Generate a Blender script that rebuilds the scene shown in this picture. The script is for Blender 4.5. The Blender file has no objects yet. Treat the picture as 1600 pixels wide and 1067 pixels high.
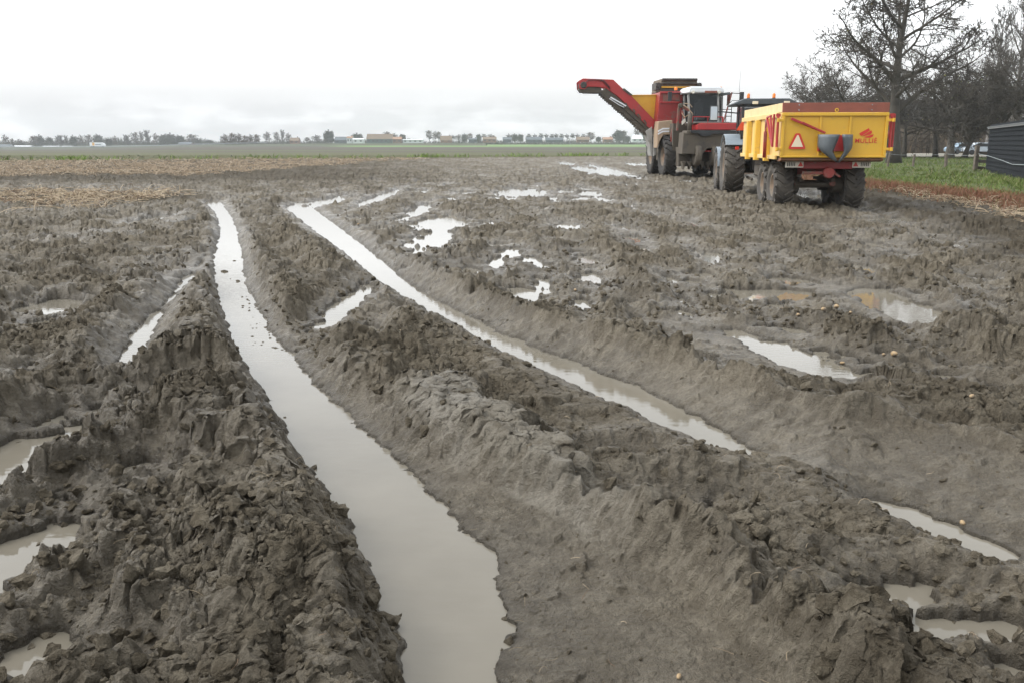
import bpy, math, random
import numpy as np
from mathutils import Vector, Matrix

# ------------------------------------------------------------------ camera, sky, sun, exposure
scene = bpy.context.scene
COL = scene.collection
R = math.radians
F = 1400.0                       # focal length in pixels of a 1600 x 1067 frame
PITCH = R(12.5)
CAMZ = 1.68

cam_d = bpy.data.cameras.new('camera')
cam = bpy.data.objects.new('camera', cam_d)
COL.objects.link(cam)
cam.location = (0, 0, CAMZ)
cam.rotation_euler = (R(90) - PITCH, 0, 0)
cam_d.sensor_width = 36.0
cam_d.lens = 36.0 * F / 1600.0
cam_d.clip_start = 0.05
cam_d.clip_end = 6000
scene.camera = cam

scene.view_settings.view_transform = 'Standard'
scene.view_settings.look = 'None'
scene.view_settings.exposure = -0.47
scene.view_settings.gamma = 1.0
scene.cycles.max_bounces = 6
scene.cycles.diffuse_bounces = 3
scene.cycles.glossy_bounces = 3
scene.cycles.transmission_bounces = 4
scene.cycles.volume_bounces = 1
scene.cycles.transparent_max_bounces = 6
scene.cycles.use_denoising = True

SUN_EL, SUN_AZ = 44.0, 274.0     # azimuth clockwise from +Y: off to the left, behind the cloud
world = bpy.data.worlds.new('World')
scene.world = world
world.use_nodes = True
nt = world.node_tree
nt.nodes.clear()


def N(tree, typ, **kw):
    n = tree.nodes.new(typ)
    for k, v in kw.items():
        setattr(n, k, v)
    return n


def math_n(tree, op, a, b=None, c=None, clamp=False):
    n = tree.nodes.new('ShaderNodeMath')
    n.operation = op
    n.use_clamp = clamp
    for i, x in enumerate((a, b, c)):
        if x is None:
            continue
        if isinstance(x, (int, float)):
            n.inputs[i].default_value = x
        else:
            tree.links.new(x, n.inputs[i])
    return n.outputs[0]


def mixc(tree, fac, a, b, blend='MIX'):
    n = tree.nodes.new('ShaderNodeMix')
    n.data_type = 'RGBA'
    n.blend_type = blend
    for sock, x in ((n.inputs[0], fac), (n.inputs[6], a), (n.inputs[7], b)):
        if isinstance(x, (int, float)):
            sock.default_value = x
        elif isinstance(x, (tuple, list)):
            sock.default_value = (x[0], x[1], x[2], 1)
        else:
            tree.links.new(x, sock)
    return n.outputs[2]


def maprange(tree, x, a, b, c, d, smooth=False):
    n = tree.nodes.new('ShaderNodeMapRange')
    n.interpolation_type = 'SMOOTHSTEP' if smooth else 'LINEAR'
    tree.links.new(x, n.inputs[0])
    for i, v in enumerate((a, b, c, d)):
        n.inputs[1 + i].default_value = v
    return n.outputs[0]


sky = N(nt, 'ShaderNodeTexSky', sky_type='NISHITA', sun_disc=False)
sky.sun_elevation = R(SUN_EL)
sky.sun_rotation = R(SUN_AZ)
tc = N(nt, 'ShaderNodeTexCoord')
sep = N(nt, 'ShaderNodeSeparateXYZ')
nt.links.new(tc.outputs['Generated'], sep.inputs[0])
sx, sy, sz = sep.outputs
zc = math_n(nt, 'MAXIMUM', math_n(nt, 'ADD', sz, 0.045), 0.02)
comb = N(nt, 'ShaderNodeCombineXYZ')
nt.links.new(math_n(nt, 'DIVIDE', sx, zc), comb.inputs[0])
nt.links.new(math_n(nt, 'DIVIDE', sy, zc), comb.inputs[1])
cl = N(nt, 'ShaderNodeTexNoise')
cl.inputs['Scale'].default_value = 0.62
cl.inputs['Detail'].default_value = 8
cl.inputs['Roughness'].default_value = 0.58
nt.links.new(comb.outputs[0], cl.inputs['Vector'])
cl2 = N(nt, 'ShaderNodeTexNoise')
cl2.inputs['Scale'].default_value = 11.0
cl2.inputs['Detail'].default_value = 6
cl2.inputs['Roughness'].default_value = 0.6
cm = N(nt, 'ShaderNodeMapping')
cm.inputs['Scale'].default_value = (1, 1, 3.2)
nt.links.new(tc.outputs['Generated'], cm.inputs['Vector'])
nt.links.new(cm.outputs[0], cl2.inputs['Vector'])
ramp = N(nt, 'ShaderNodeValToRGB')                      # overcast deck: greyer near the horizon, bright above
cr_ = ramp.color_ramp
cr_.elements[0].position, cr_.elements[0].color = 0.0, (1.0, 1.01, 1.035, 1)
cr_.elements[1].position, cr_.elements[1].color = 1.0, (1.75, 1.82, 1.90, 1)
for p_, c_ in ((0.035, (1.14, 1.15, 1.17)), (0.052, (1.33, 1.335, 1.345)), (0.08, (1.8, 1.81, 1.82)), (0.12, (2.55, 2.6, 2.64)), (0.3, (2.15, 2.24, 2.32))):
    e = cr_.elements.new(p_)
    e.color = c_ + (1,)
nt.links.new(sz, ramp.inputs[0])
low = maprange(nt, sz, 0.025, 0.075, 1.0, 0.0, True)      # wisps low over the fields
w_low = math_n(nt, 'MULTIPLY', maprange(nt, cl2.outputs['Fac'], 0.42, 0.62, 0.0, 1.0, True), low)
c1 = mixc(nt, math_n(nt, 'MULTIPLY', w_low, 0.95), ramp.outputs[0], (1.40, 1.41, 1.43))
vd = N(nt, 'ShaderNodeVectorMath', operation='DISTANCE')  # one darker cloud high on the left
vm = N(nt, 'ShaderNodeMapping')
vm.inputs['Scale'].default_value = (1, 1, 3.0)
nt.links.new(tc.outputs['Generated'], vm.inputs['Vector'])
nt.links.new(vm.outputs[0], vd.inputs[0])
vd.inputs[1].default_value = (-0.325, 0.935, 0.150 * 3.0)
blob = maprange(nt, vd.outputs['Value'], 0.02, 0.13, 1.0, 0.0, True)
w_hi = math_n(nt, 'MULTIPLY', maprange(nt, math_n(nt, 'ADD', cl2.outputs['Fac'], math_n(nt, 'MULTIPLY', blob, 0.25)), 0.62, 0.78, 0.0, 1.0, True), blob)
c2 = mixc(nt, math_n(nt, 'MULTIPLY', w_hi, 0.9), c1, (1.28, 1.30, 1.33))
big = maprange(nt, cl.outputs['Fac'], 0.35, 0.7, 0.0, 0.32, True)
c2 = mixc(nt, math_n(nt, 'MULTIPLY', big, maprange(nt, sz, 0.2, 0.5, 0.0, 1.0, True)), c2, (1.5, 1.6, 1.7))
gd = N(nt, 'ShaderNodeVectorMath', operation='DOT_PRODUCT')   # brighter cloud where the sun stands behind it
nt.links.new(tc.outputs['Generated'], gd.inputs[0])
gd.inputs[1].default_value = (math.sin(R(SUN_AZ)) * math.cos(R(SUN_EL)), math.cos(R(SUN_AZ)) * math.cos(R(SUN_EL)), math.sin(R(SUN_EL)))
glow = math_n(nt, 'POWER', math_n(nt, 'MAXIMUM', gd.outputs['Value'], 0.0), 6.0)
glow = math_n(nt, 'MULTIPLY', glow, maprange(nt, sz, 0.07, 0.22, 0.0, 8.0, True))
gv = N(nt, 'ShaderNodeVectorMath', operation='ADD')
nt.links.new(c2, gv.inputs[0])
nt.links.new(glow, gv.inputs[1])
vs = N(nt, 'ShaderNodeVectorMath', operation='SCALE')
nt.links.new(gv.outputs[0], vs.inputs[0])
vs.inputs['Scale'].default_value = 10.0
fin = mixc(nt, 0.06, vs.outputs[0], sky.outputs[0])
bg = N(nt, 'ShaderNodeBackground')
bg.inputs['Strength'].default_value = 0.1
nt.links.new(fin, bg.inputs['Color'])
wo = N(nt, 'ShaderNodeOutputWorld')
nt.links.new(bg.outputs[0], wo.inputs['Surface'])

sun_d = bpy.data.lights.new('sun', 'SUN')
sun_d.energy = 1.5
sun_d.angle = R(14)
sun_d.color = (1.0, 0.96, 0.9)
sun = bpy.data.objects.new('sun', sun_d)
COL.objects.link(sun)
sd = Vector((math.sin(R(SUN_AZ)) * math.cos(R(SUN_EL)), math.cos(R(SUN_AZ)) * math.cos(R(SUN_EL)), math.sin(R(SUN_EL))))
sun.rotation_euler = sd.to_track_quat('Z', 'Y').to_euler()
sun.location = (0, -20, 40)

# ------------------------------------------------------------------ picture measurements -> ground points
CP, SP = math.cos(PITCH), math.sin(PITCH)


def ray(u, v):
    xc, yc = (u - 800) / F, (533.5 - v) / F
    return Vector((xc, CP + yc * SP, -SP + yc * CP))


def gp(u, v, z=0.0):
    d = ray(u, v)
    t = (z - CAMZ) / d.z
    return d.x * t, d.y * t


# ------------------------------------------------------------------ tagging and mesh helpers
def tag(o, label=None, cat=None, group=None, kind=None):
    if label:
        o['label'] = label
    if cat:
        o['category'] = cat
    if group:
        o['group'] = group
    if kind:
        o['kind'] = kind
    return o


def empty(name, loc, rz=0.0):
    o = bpy.data.objects.new(name, None)
    o.empty_display_size = 0.2
    COL.objects.link(o)
    o.location = loc
    o.rotation_euler = (0, 0, rz)
    return o


def copy_tree(o, parent=None):
    c = o.copy()
    COL.objects.link(c)
    c.parent = parent
    for ch in list(o.children):
        copy_tree(ch, c)
    return c


class MB:
    def __init__(s):
        s.v, s.f, s.m = [], [], []

    def add(s, vs, fs, mi=0):
        b = len(s.v)
        s.v.extend(tuple(p) for p in vs)
        for f in fs:
            s.f.append(tuple(b + i for i in f))
            s.m.append(mi)
        return s

    def box(s, x0, x1, y0, y1, z0, z1, mi=0):
        vs = [(x, y, z) for z in (z0, z1) for y in (y0, y1) for x in (x0, x1)]
        return s.add(vs, [(0, 2, 3, 1), (4, 5, 7, 6), (0, 1, 5, 4), (2, 6, 7, 3), (0, 4, 6, 2), (1, 3, 7, 5)], mi)

    def obox(s, c, size, rot, mi=0):
        M = rot.to_matrix() if hasattr(rot, 'to_matrix') else rot
        hx, hy, hz = size[0] / 2, size[1] / 2, size[2] / 2
        vs = [Vector(c) + M @ Vector((x, y, z)) for z in (-hz, hz) for y in (-hy, hy) for x in (-hx, hx)]
        return s.add(vs, [(0, 2, 3, 1), (4, 5, 7, 6), (0, 1, 5, 4), (2, 6, 7, 3), (0, 4, 6, 2), (1, 3, 7, 5)], mi)

    def beam(s, p0, p1, w, h, up=(0, 0, 1), mi=0):
        p0, p1 = Vector(p0), Vector(p1)
        d = (p1 - p0)
        L = d.length
        d.normalize()
        u = Vector(up)
        if abs(d.dot(u)) > 0.98:
            u = Vector((0, 1, 0))
        a = d.cross(u).normalized()
        b = a.cross(d).normalized()
        M = Matrix((a, d, b)).transposed()
        return s.obox((p0 + p1) / 2, (w, L, h), M, mi)

    def prism(s, poly, axis, a, b, mi=0):
        n = len(poly)

        def P(p, t):
            if axis == 'x':
                return (t, p[0], p[1])
            if axis == 'y':
                return (p[0], t, p[1])
            return (p[0], p[1], t)
        vs = [P(p, a) for p in poly] + [P(p, b) for p in poly]
        fs = [tuple(range(n - 1, -1, -1)), tuple(range(n, 2 * n))]
        fs += [(i, (i + 1) % n, n + (i + 1) % n, n + i) for i in range(n)]
        return s.add(vs, fs, mi)

    def tube(s, pts, rad, n=8, caps=True, mi=0):
        pts = [Vector(p) for p in pts]
        if not isinstance(rad, (list, tuple)):
            rad = [rad] * len(pts)
        base = len(s.v)
        prev = None
        for i, p in enumerate(pts):
            d = (pts[min(i + 1, len(pts) - 1)] - pts[max(i - 1, 0)])
            if d.length < 1e-9:
                d = Vector((0, 0, 1))
            d.normalize()
            if prev is None:
                a = d.orthogonal().normalized()
            else:
                a = (prev - d * prev.dot(d))
                a = a.normalized() if a.length > 1e-6 else d.orthogonal().normalized()
            prev = a
            b = d.cross(a)
            for k in range(n):
                t = 2 * math.pi * k / n
                s.v.append(tuple(p + (a * math.cos(t) + b * math.sin(t)) * rad[i]))
        for i in range(len(pts) - 1):
            for k in range(n):
                s.f.append((base + i * n + k, base + i * n + (k + 1) % n, base + (i + 1) * n + (k + 1) % n, base + (i + 1) * n + k))
                s.m.append(mi)
        if caps:
            s.f.append(tuple(base + k for k in range(n - 1, -1, -1)))
            s.m.append(mi)
            e0 = base + (len(pts) - 1) * n
            s.f.append(tuple(e0 + k for k in range(n)))
            s.m.append(mi)
        return s

    def lathe(s, prof, c=(0, 0, 0), axis='x', n=32, mi=0):
        """prof: (radius, offset along axis)"""
        base = len(s.v)
        for r, h in prof:
            for k in range(n):
                t = 2 * math.pi * k / n
                a, b = r * math.cos(t), r * math.sin(t)
                if axis == 'x':
                    p = (c[0] + h, c[1] + a, c[2] + b)
                elif axis == 'y':
                    p = (c[0] + a, c[1] + h, c[2] + b)
                else:
                    p = (c[0] + a, c[1] + b, c[2] + h)
                s.v.append(p)
        for i in range(len(prof) - 1):
            for k in range(n):
                s.f.append((base + i * n + k, base + i * n + (k + 1) % n, base + (i + 1) * n + (k + 1) % n, base + (i + 1) * n + k))
                s.m.append(mi)
        return s

    def build(s, name, mats, parent=None, smooth=False, bevel=0.0, loc=None):
        me = bpy.data.meshes.new(name)
        me.from_pydata(s.v, [], s.f)
        if not isinstance(mats, (list, tuple)):
            mats = [mats]
        for m in mats:
            me.materials.append(m)
        if len(mats) > 1:
            me.polygons.foreach_set('material_index', s.m)
        if smooth:
            me.polygons.foreach_set('use_smooth', [True] * len(me.polygons))
        me.update()
        o = bpy.data.objects.new(name, me)
        COL.objects.link(o)
        if parent is not None:
            o.parent = parent
        if loc is not None:
            o.location = loc
        if bevel:
            b = o.modifiers.new('bevel', 'BEVEL')
            b.width = bevel
            b.segments = 2
            b.limit_method = 'ANGLE'
            b.angle_limit = R(35)
        return o


def np_mesh(name, verts, faces, mats, smooth=True, attrs=None):
    """verts (n,3) float, faces (m,k) int with k = 3 or 4"""
    me = bpy.data.meshes.new(name)
    verts = np.ascontiguousarray(verts, dtype=np.float32)
    faces = np.ascontiguousarray(faces, dtype=np.int32)
    m, k = faces.shape
    me.vertices.add(len(verts))
    me.vertices.foreach_set('co', verts.ravel())
    me.loops.add(m * k)
    me.loops.foreach_set('vertex_index', faces.ravel())
    me.polygons.add(m)
    me.polygons.foreach_set('loop_start', np.arange(m, dtype=np.int32) * k)
    me.polygons.foreach_set('loop_total', np.full(m, k, dtype=np.int32))
    me.polygons.foreach_set('use_smooth', np.full(m, smooth, dtype=bool))
    for a, val in (attrs or {}).items():
        at = me.attributes.new(a, 'FLOAT', 'POINT')
        at.data.foreach_set('value', np.ascontiguousarray(val, dtype=np.float32))
    me.update(calc_edges=True)
    me.materials.append(mats)
    o = bpy.data.objects.new(name, me)
    COL.objects.link(o)
    return o


# ------------------------------------------------------------------ materials
MATS = {}


def mat(name):
    m = bpy.data.materials.new(name)
    m.use_nodes = True
    t = m.node_tree
    b = t.nodes['Principled BSDF']
    return m, t, b


def noise(t, scale, detail=4, rough=0.55, vec=None, dist=0.0):
    n = t.nodes.new('ShaderNodeTexNoise')
    n.inputs['Scale'].default_value = scale
    n.inputs['Detail'].default_value = detail
    n.inputs['Roughness'].default_value = rough
    n.inputs['Distortion'].default_value = dist
    if vec is not None:
        t.links.new(vec, n.inputs['Vector'])
    return n.outputs['Fac']


def bump(t, b, h, strength, dist):
    n = t.nodes.new('ShaderNodeBump')
    n.inputs['Strength'].default_value = strength
    n.inputs['Distance'].default_value = dist
    t.links.new(h, n.inputs['Height'])
    t.links.new(n.outputs[0], b.inputs['Normal'])
    return n


def objco(t):
    return t.nodes.new('ShaderNodeTexCoord').outputs['Object']


def surf(name, c1, c2=None, rough=0.6, scale=3.0, metal=0.0, spec=0.5, bmp=0.0, dirt=0.0, dirtcol=(0.13, 0.11, 0.085), dscale=1.6):
    """two-tone noisy surface, with splashed mud (dirt 0..1) on top"""
    if name in MATS:
        return MATS[name]
    m, t, b = mat(name)
    oc = objco(t)
    n1 = noise(t, scale, 6, 0.6, oc)
    c2 = c2 or tuple(x * 0.75 for x in c1)
    col = mixc(t, maprange(t, n1, 0.35, 0.65, 0, 1), c1, c2)
    b.inputs['Roughness'].default_value = rough
    if dirt > 0:
        n2 = noise(t, dscale, 8, 0.68, oc)
        n3 = noise(t, dscale * 9, 4, 0.6, oc)
        k = math_n(t, 'ADD', n2, math_n(t, 'MULTIPLY', n3, 0.35))
        lim = 0.98 - dirt * 0.55
        d = maprange(t, k, lim - 0.07, lim + 0.10, 0, 1)
        col = mixc(t, math_n(t, 'MULTIPLY', d, 0.93), col, dirtcol)
        t.links.new(maprange(t, d, 0, 1, rough, 0.85), b.inputs['Roughness'])
    t.links.new(col, b.inputs['Base Color'])
    b.inputs['Metallic'].default_value = metal
    b.inputs['Specular IOR Level'].default_value = spec
    if bmp:
        bump(t, b, noise(t, scale * 6, 4, 0.6, oc), 0.6, bmp)
    MATS[name] = m
    return m
# ------------------------------------------------------------------ noise for the terrain
_rs = np.random.RandomState(11)
PERM = _rs.permutation(256).astype(np.int32)
PERM = np.concatenate([PERM, PERM])
GA = _rs.rand(256).astype(np.float32) * 2 * np.pi
GX, GY = np.cos(GA), np.sin(GA)
RX, RY, RV, RT, RU = (_rs.rand(256).astype(np.float32) for _ in range(5))


def hsh(i, j, s):
    return PERM[(PERM[(i + s * 37) & 255] + j + s * 11) & 255]


def pn(x, y, s=0):
    xi = np.floor(x).astype(np.int32)
    yi = np.floor(y).astype(np.int32)
    fx = (x - xi).astype(np.float32)
    fy = (y - yi).astype(np.float32)
    u = fx * fx * fx * (fx * (fx * 6 - 15) + 10)
    v = fy * fy * fy * (fy * (fy * 6 - 15) + 10)

    def g(a, b):
        h = hsh(xi + a, yi + b, s)
        return GX[h] * (fx - a) + GY[h] * (fy - b)
    x0 = g(0, 0) * (1 - u) + g(1, 0) * u
    x1 = g(0, 1) * (1 - u) + g(1, 1) * u
    return (x0 * (1 - v) + x1 * v) * 1.5


def fbm(x, y, f, o, s=0, gain=0.5):
    r = np.zeros_like(x)
    a = 1.0
    for k in range(o):
        r += a * pn(x * f, y * f, s + k)
        f *= 2.03
        a *= gain
    return r


def clods(x, y, cell, s):
    """tilted, cracked facets: one chunk of mud per cell"""
    x = x / cell
    y = y / cell
    xi = np.floor(x).astype(np.int32)
    yi = np.floor(y).astype(np.int32)
    f1 = np.full(x.shape, 9.0, np.float32)
    f2 = np.full(x.shape, 9.0, np.float32)
    val = np.zeros_like(f1)
    for a in (-1, 0, 1):
        for b in (-1, 0, 1):
            h = hsh(xi + a, yi + b, s)
            dx = x - (xi + a + RX[h])
            dy = y - (yi + b + RY[h])
            d = np.sqrt(dx * dx + dy * dy)
            nv = RV[h] * 0.9 - 0.3 + (RT[h] - 0.5) * 1.5 * dx + (RU[h] - 0.5) * 1.5 * dy
            c = d < f1
            f2 = np.where(c, f1, np.minimum(f2, d))
            val = np.where(c, nv, val)
            f1 = np.where(c, d, f1)
    edge = np.clip((f2 - f1) / 0.26, 0, 1)
    edge = edge * (2 - edge)
    return val * edge - (1 - edge) * 0.62 + 0.25 * (0.6 - f1)


def sstep(a, b, x):
    t = np.clip((x - a) / (b - a), 0, 1)
    return t * t * (3 - 2 * t)


# ------------------------------------------------------------------ what the wheels did to the field
def edges(L, Rr, par):
    """water edges of a rut, as picture points on the water plane -> centre line with half widths"""
    n = 22
    def res(P):
        P = np.array([gp(*p) for p in P])
        d = np.concatenate([[0], np.cumsum(np.hypot(*np.diff(P, axis=0).T))])
        t = d[-1] * (1 - (1 - np.linspace(0, 1, n)) ** 1.8)
        return np.stack([np.interp(t, d, P[:, 0]), np.interp(t, d, P[:, 1])], 1)
    a, b = res(L), res(Rr)
    c = (a + b) / 2
    hw = np.hypot(*(a - b).T) / 2 * 0.92
    pp = np.array(par, float)                        # (picture row, left s1, left w1, left s2, right s1, right w1, right s2)
    py = np.array([-gp(800, r)[1] for r in pp[:, 0]])
    att = np.stack([np.interp(-c[:, 1], py, pp[:, k]) for k in range(1, 7)], 1)
    return c, np.column_stack([hw, att])


RUTS = [
    edges([(318, 316), (335, 330), (345, 360), (332, 400), (335, 440), (345, 480), (365, 540), (400, 600), (440, 670), (480, 740), (530, 810), (575, 870), (590, 930), (612, 1000), (640, 1090), (680, 1250)],
          [(345, 316), (366, 345), (378, 390), (384, 440), (405, 490), (442, 540), (485, 590), (545, 650), (612, 710), (672, 770), (730, 820), (785, 880), (815, 940), (800, 1000), (790, 1090), (800, 1250)],
          [(316, .8, .1, 1.2, .8, .1, 1.2), (450, 1.0, .05, 1.6, .7, .08, 1.4), (560, 1.1, .05, 1.6, .5, .08, 1.25), (740, 1.2, .05, 1.6, .35, .08, 1.2), (820, 1.2, .05, 1.6, .16, .30, 1.5), (940, 1.0, .05, 1.5, .11, .56, 1.7), (1090, 1, .05, 1.5, .09, .80, 1.7)]),
    edges([(452, 324), (500, 365), (560, 410), (600, 445), (660, 480), (720, 515), (780, 548), (860, 590), (930, 620), (1000, 655), (1080, 690), (1130, 712)],
          [(482, 326), (545, 370), (602, 415), (642, 450), (702, 482), (772, 516), (855, 552), (940, 582), (1030, 618), (1105, 658), (1190, 712)],
          [(324, .8, .1, 1.1, .6, .15, 1.0), (450, .7, .06, .7, .60, .18, 1.2), (560, .6, .06, .42, .50, .24, 1.5), (640, .6, .06, .40, .42, .34, 1.5), (712, .6, .06, .40, .32, .48, 1.5)]),
    edges([(1350, 790), (1440, 838), (1545, 882)], [(1390, 782), (1470, 812), (1558, 852)],
          [(786, .6, .06, .5, .24, .7, 1.4), (860, .6, .06, .5, .22, .8, 1.4)]),
    edges([(312, 402), (268, 458), (208, 520), (182, 575), (190, 596)], [(335, 402), (284, 456), (247, 505), (222, 570), (196, 598)],
          [(402, .7, .1, 1.0, .7, .1, 1.0), (590, .6, .15, 1.0, .6, .15, 1.0)]),
    edges([(1132, 526), (1180, 556), (1285, 596)], [(1162, 516), (1230, 534), (1316, 572)],
          [(524, .12, .5, .6, .3, .2, .6), (580, .12, .5, .6, .3, .2, .6)]),
    edges([(1338, 464), (1382, 492), (1440, 515)], [(1375, 453), (1420, 470), (1470, 494)],
          [(460, .12, .5, .6, .3, .2, .8), (500, .3, .2, .6, .3, .2, .8)]),
]
# ridges: (u, v, height, half width of the flat top)
RIDGES = [
    [(372, 352, .20, .1), (405, 400, .22, .12), (440, 440, .25, .13), (500, 495, .25, .14), (580, 545, .265, .17), (650, 580, .27, .20), (720, 625, .275, .21), (800, 672, .275, .20), (880, 712, .27, .17), (935, 745, .27, .12), (1050, 815, .30, .08), (1180, 888, .31, .08), (1330, 975, .31, .08), (1500, 1072, .31, .08), (1700, 1190, .31, .1)],
    [(440, 345, .18, .08), (520, 412, .22, .1), (600, 478, .16, .06), (680, 525, .13, .06), (760, 572, .12, .06), (850, 634, .12, .06), (905, 695, .11, .05), (985, 742, .07, .04), (1075, 796, .07, .04), (1250, 822, .13, .08), (1390, 892, .14, .09), (1540, 955, .17, .12), (1720, 990, .25, .14)],
    [(560, 365, .17, .1), (610, 392, .20, .1), (680, 425, .23, .1), (780, 465, .25, .1), (900, 500, .25, .1), (1000, 520, .28, .12), (1100, 550, .31, .14), (1200, 586, .35, .15), (1320, 608, .38, .16), (1450, 636, .38, .18), (1600, 678, .38, .2), (1780, 730, .39, .2)],
    [(318, 425, .18, .1), (298, 490, .24, .16), (300, 560, .27, .2), (335, 650, .28, .22), (395, 740, .29, .22), (455, 840, .29, .22), (500, 940, .28, .2), (540, 1050, .27, .2), (590, 1200, .26, .2)],
    [(1340, 392, .2, .15), (1400, 412, .28, .2), (1450, 442, .30, .2), (1540, 505, .30, .2), (1640, 575, .30, .2)],
    [(640, 372, .12, .1), (760, 390, .2, .15), (800, 420, .2, .15), (900, 430, .16, .15)],
    [(0, 450, .22, .15), (120, 452, .24, .15), (230, 470, .2, .12), (160, 520, .2, .15), (60, 560, .22, .12)],
    [(-40, 600, .22, .12), (90, 640, .22, .12), (110, 740, .25, .12), (150, 850, .25, .12), (190, 960, .25, .14), (250, 1060, .25, .2)],
    [(1560, 440, .2, .2), (1640, 480, .25, .2), (1750, 560, .25, .2)],
    [(-60, 800, .10, .03), (20, 806, .09, .03), (45, 818, .07, .02)],
    [(-60, 952, .13, .05), (40, 958, .13, .05), (85, 970, .1, .04)],
]
# pools: (u, v, half width, half height) in the picture, on the water plane
POOLS = [(80, 482, 42, 10), (75, 506, 20, 7), (40, 580, 8, 4), (45, 604, 12, 5), (74, 665, 14, 11), (150, 645, 12, 5), (268, 626, 44, 11), (212, 735, 18, 7), (262, 772, 42, 13), (0, 735, 54, 58), (10, 884, 76, 74), (50, 1044, 50, 42), (172, 1054, 34, 16),
         (545, 478, 16, 26), (575, 519, 10, 6), (965, 726, 30, 7), (1070, 798, 50, 11), (1410, 932, 62, 17), (1495, 992, 85, 18), (1570, 1056, 40, 12),
         (513, 316, 15, 7), (590, 311, 9, 10), (655, 330, 11, 7), (690, 351, 32, 9), (675, 376, 25, 13), (637, 386, 12, 3), (725, 302, 11, 2), (812, 302, 28, 5), (786, 311, 14, 2), (800, 397, 14, 6), (848, 418, 11, 3), (888, 356, 14, 4), (920, 303, 15, 3), (942, 312, 9, 3), (872, 316, 11, 2), (885, 256, 8, 1.5), (913, 265, 11, 3), (935, 269, 15, 4), (957, 268, 9, 7), (1000, 258, 12, 1.5), (1020, 259, 8, 1.5), (820, 462, 30, 8), (1060, 491, 14, 4), (1325, 560, 13, 4), (1540, 622, 42, 13), (1480, 598, 14, 5), (1337, 420, 17, 7), (1240, 441, 22, 6), (1200, 463, 60, 7), (1405, 519, 10, 4), (1353, 571, 8, 4), (240, 343, 12, 4), (300, 345, 6, 3), (1470, 385, 30, 3), (1560, 400, 22, 4), (1400, 345, 40, 2.5), (1360, 325, 24, 2.5), (1265, 308, 24, 5), (630, 343, 10, 3), (1035, 340, 10, 2), (470, 320, 10, 2.5), (1080, 430, 10, 2), (900, 480, 10, 2), (1590, 520, 14, 4), (660, 300, 8, 1.5), (1140, 300, 10, 2)]


def seg_field(x, y, P, A, margin):
    """nearest point on polyline P: distance, side (+1 right of travel), arc length, interpolated attributes"""
    n = len(x)
    D = np.full(n, 99.0, np.float32)
    S = np.zeros(n, np.float32)
    Q = np.zeros(n, np.float32)
    B = np.zeros((n, A.shape[1]), np.float32)
    acc = 0.0
    for i in range(len(P) - 1):
        p, q = P[i], P[i + 1]
        L = math.hypot(*(q - p))
        lo, hi = np.minimum(p, q) - margin, np.maximum(p, q) + margin
        idx = np.nonzero((x > lo[0]) & (x < hi[0]) & (y > lo[1]) & (y < hi[1]))[0]
        if len(idx):
            px, py = x[idx] - p[0], y[idx] - p[1]
            ex, ey = (q - p) / L
            t = np.clip((px * ex + py * ey), 0, L)
            dx, dy = px - ex * t, py - ey * t
            d = np.sqrt(dx * dx + dy * dy)
            c = d < D[idx]
            k = idx[c]
            D[k] = d[c]
            S[k] = np.sign(ey * px - ex * py)[c]
            Q[k] = acc + t[c]
            tt = (t[c] / L)[:, None]
            B[k] = A[i] * (1 - tt) + A[i + 1] * tt
        acc += L
    return D, S, Q, B


RUT_DATA = RUTS
RIDGE_DATA = []
for r in RIDGES:
    RIDGE_DATA.append((np.array([gp(u, v, z) for u, v, z, w in r]), np.array([[z, w] for u, v, z, w in r])))
POOL_DATA = []
_r = np.random.RandomState(23)
for _ in range(150):                                        # many small pools over the middle of the field
    Yp = 1 / _r.uniform(1 / 46, 1 / 6.5)
    up = _r.uniform(560, 1590)
    vp = 222.5 + 1.68 * F / Yp * 1.02
    if up < 640 + (vp - 400) * 1.9 and vp > 380:
        continue
    POOLS.append((up, vp, _r.uniform(4, 17), _r.uniform(0.15, .30) * _r.uniform(5, 16) * min(1.6, (vp - 222) / 120)))
for (u, v, ru, rv) in POOLS:
    x0, y0 = gp(u, v)
    xa, ya = gp(u + ru, v)
    _, yb = gp(u, v - rv)
    _, yc_ = gp(u, v + rv)
    grow = 1.22 + 0.25 * (y0 > 7)
    POOL_DATA.append((x0, (yb + yc_) / 2, abs(xa - x0) * grow, max((yb - yc_) / 2, 0.05) * grow))


def crop_edge(x):
    return 80 + (x + 45) * 0.5


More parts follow.
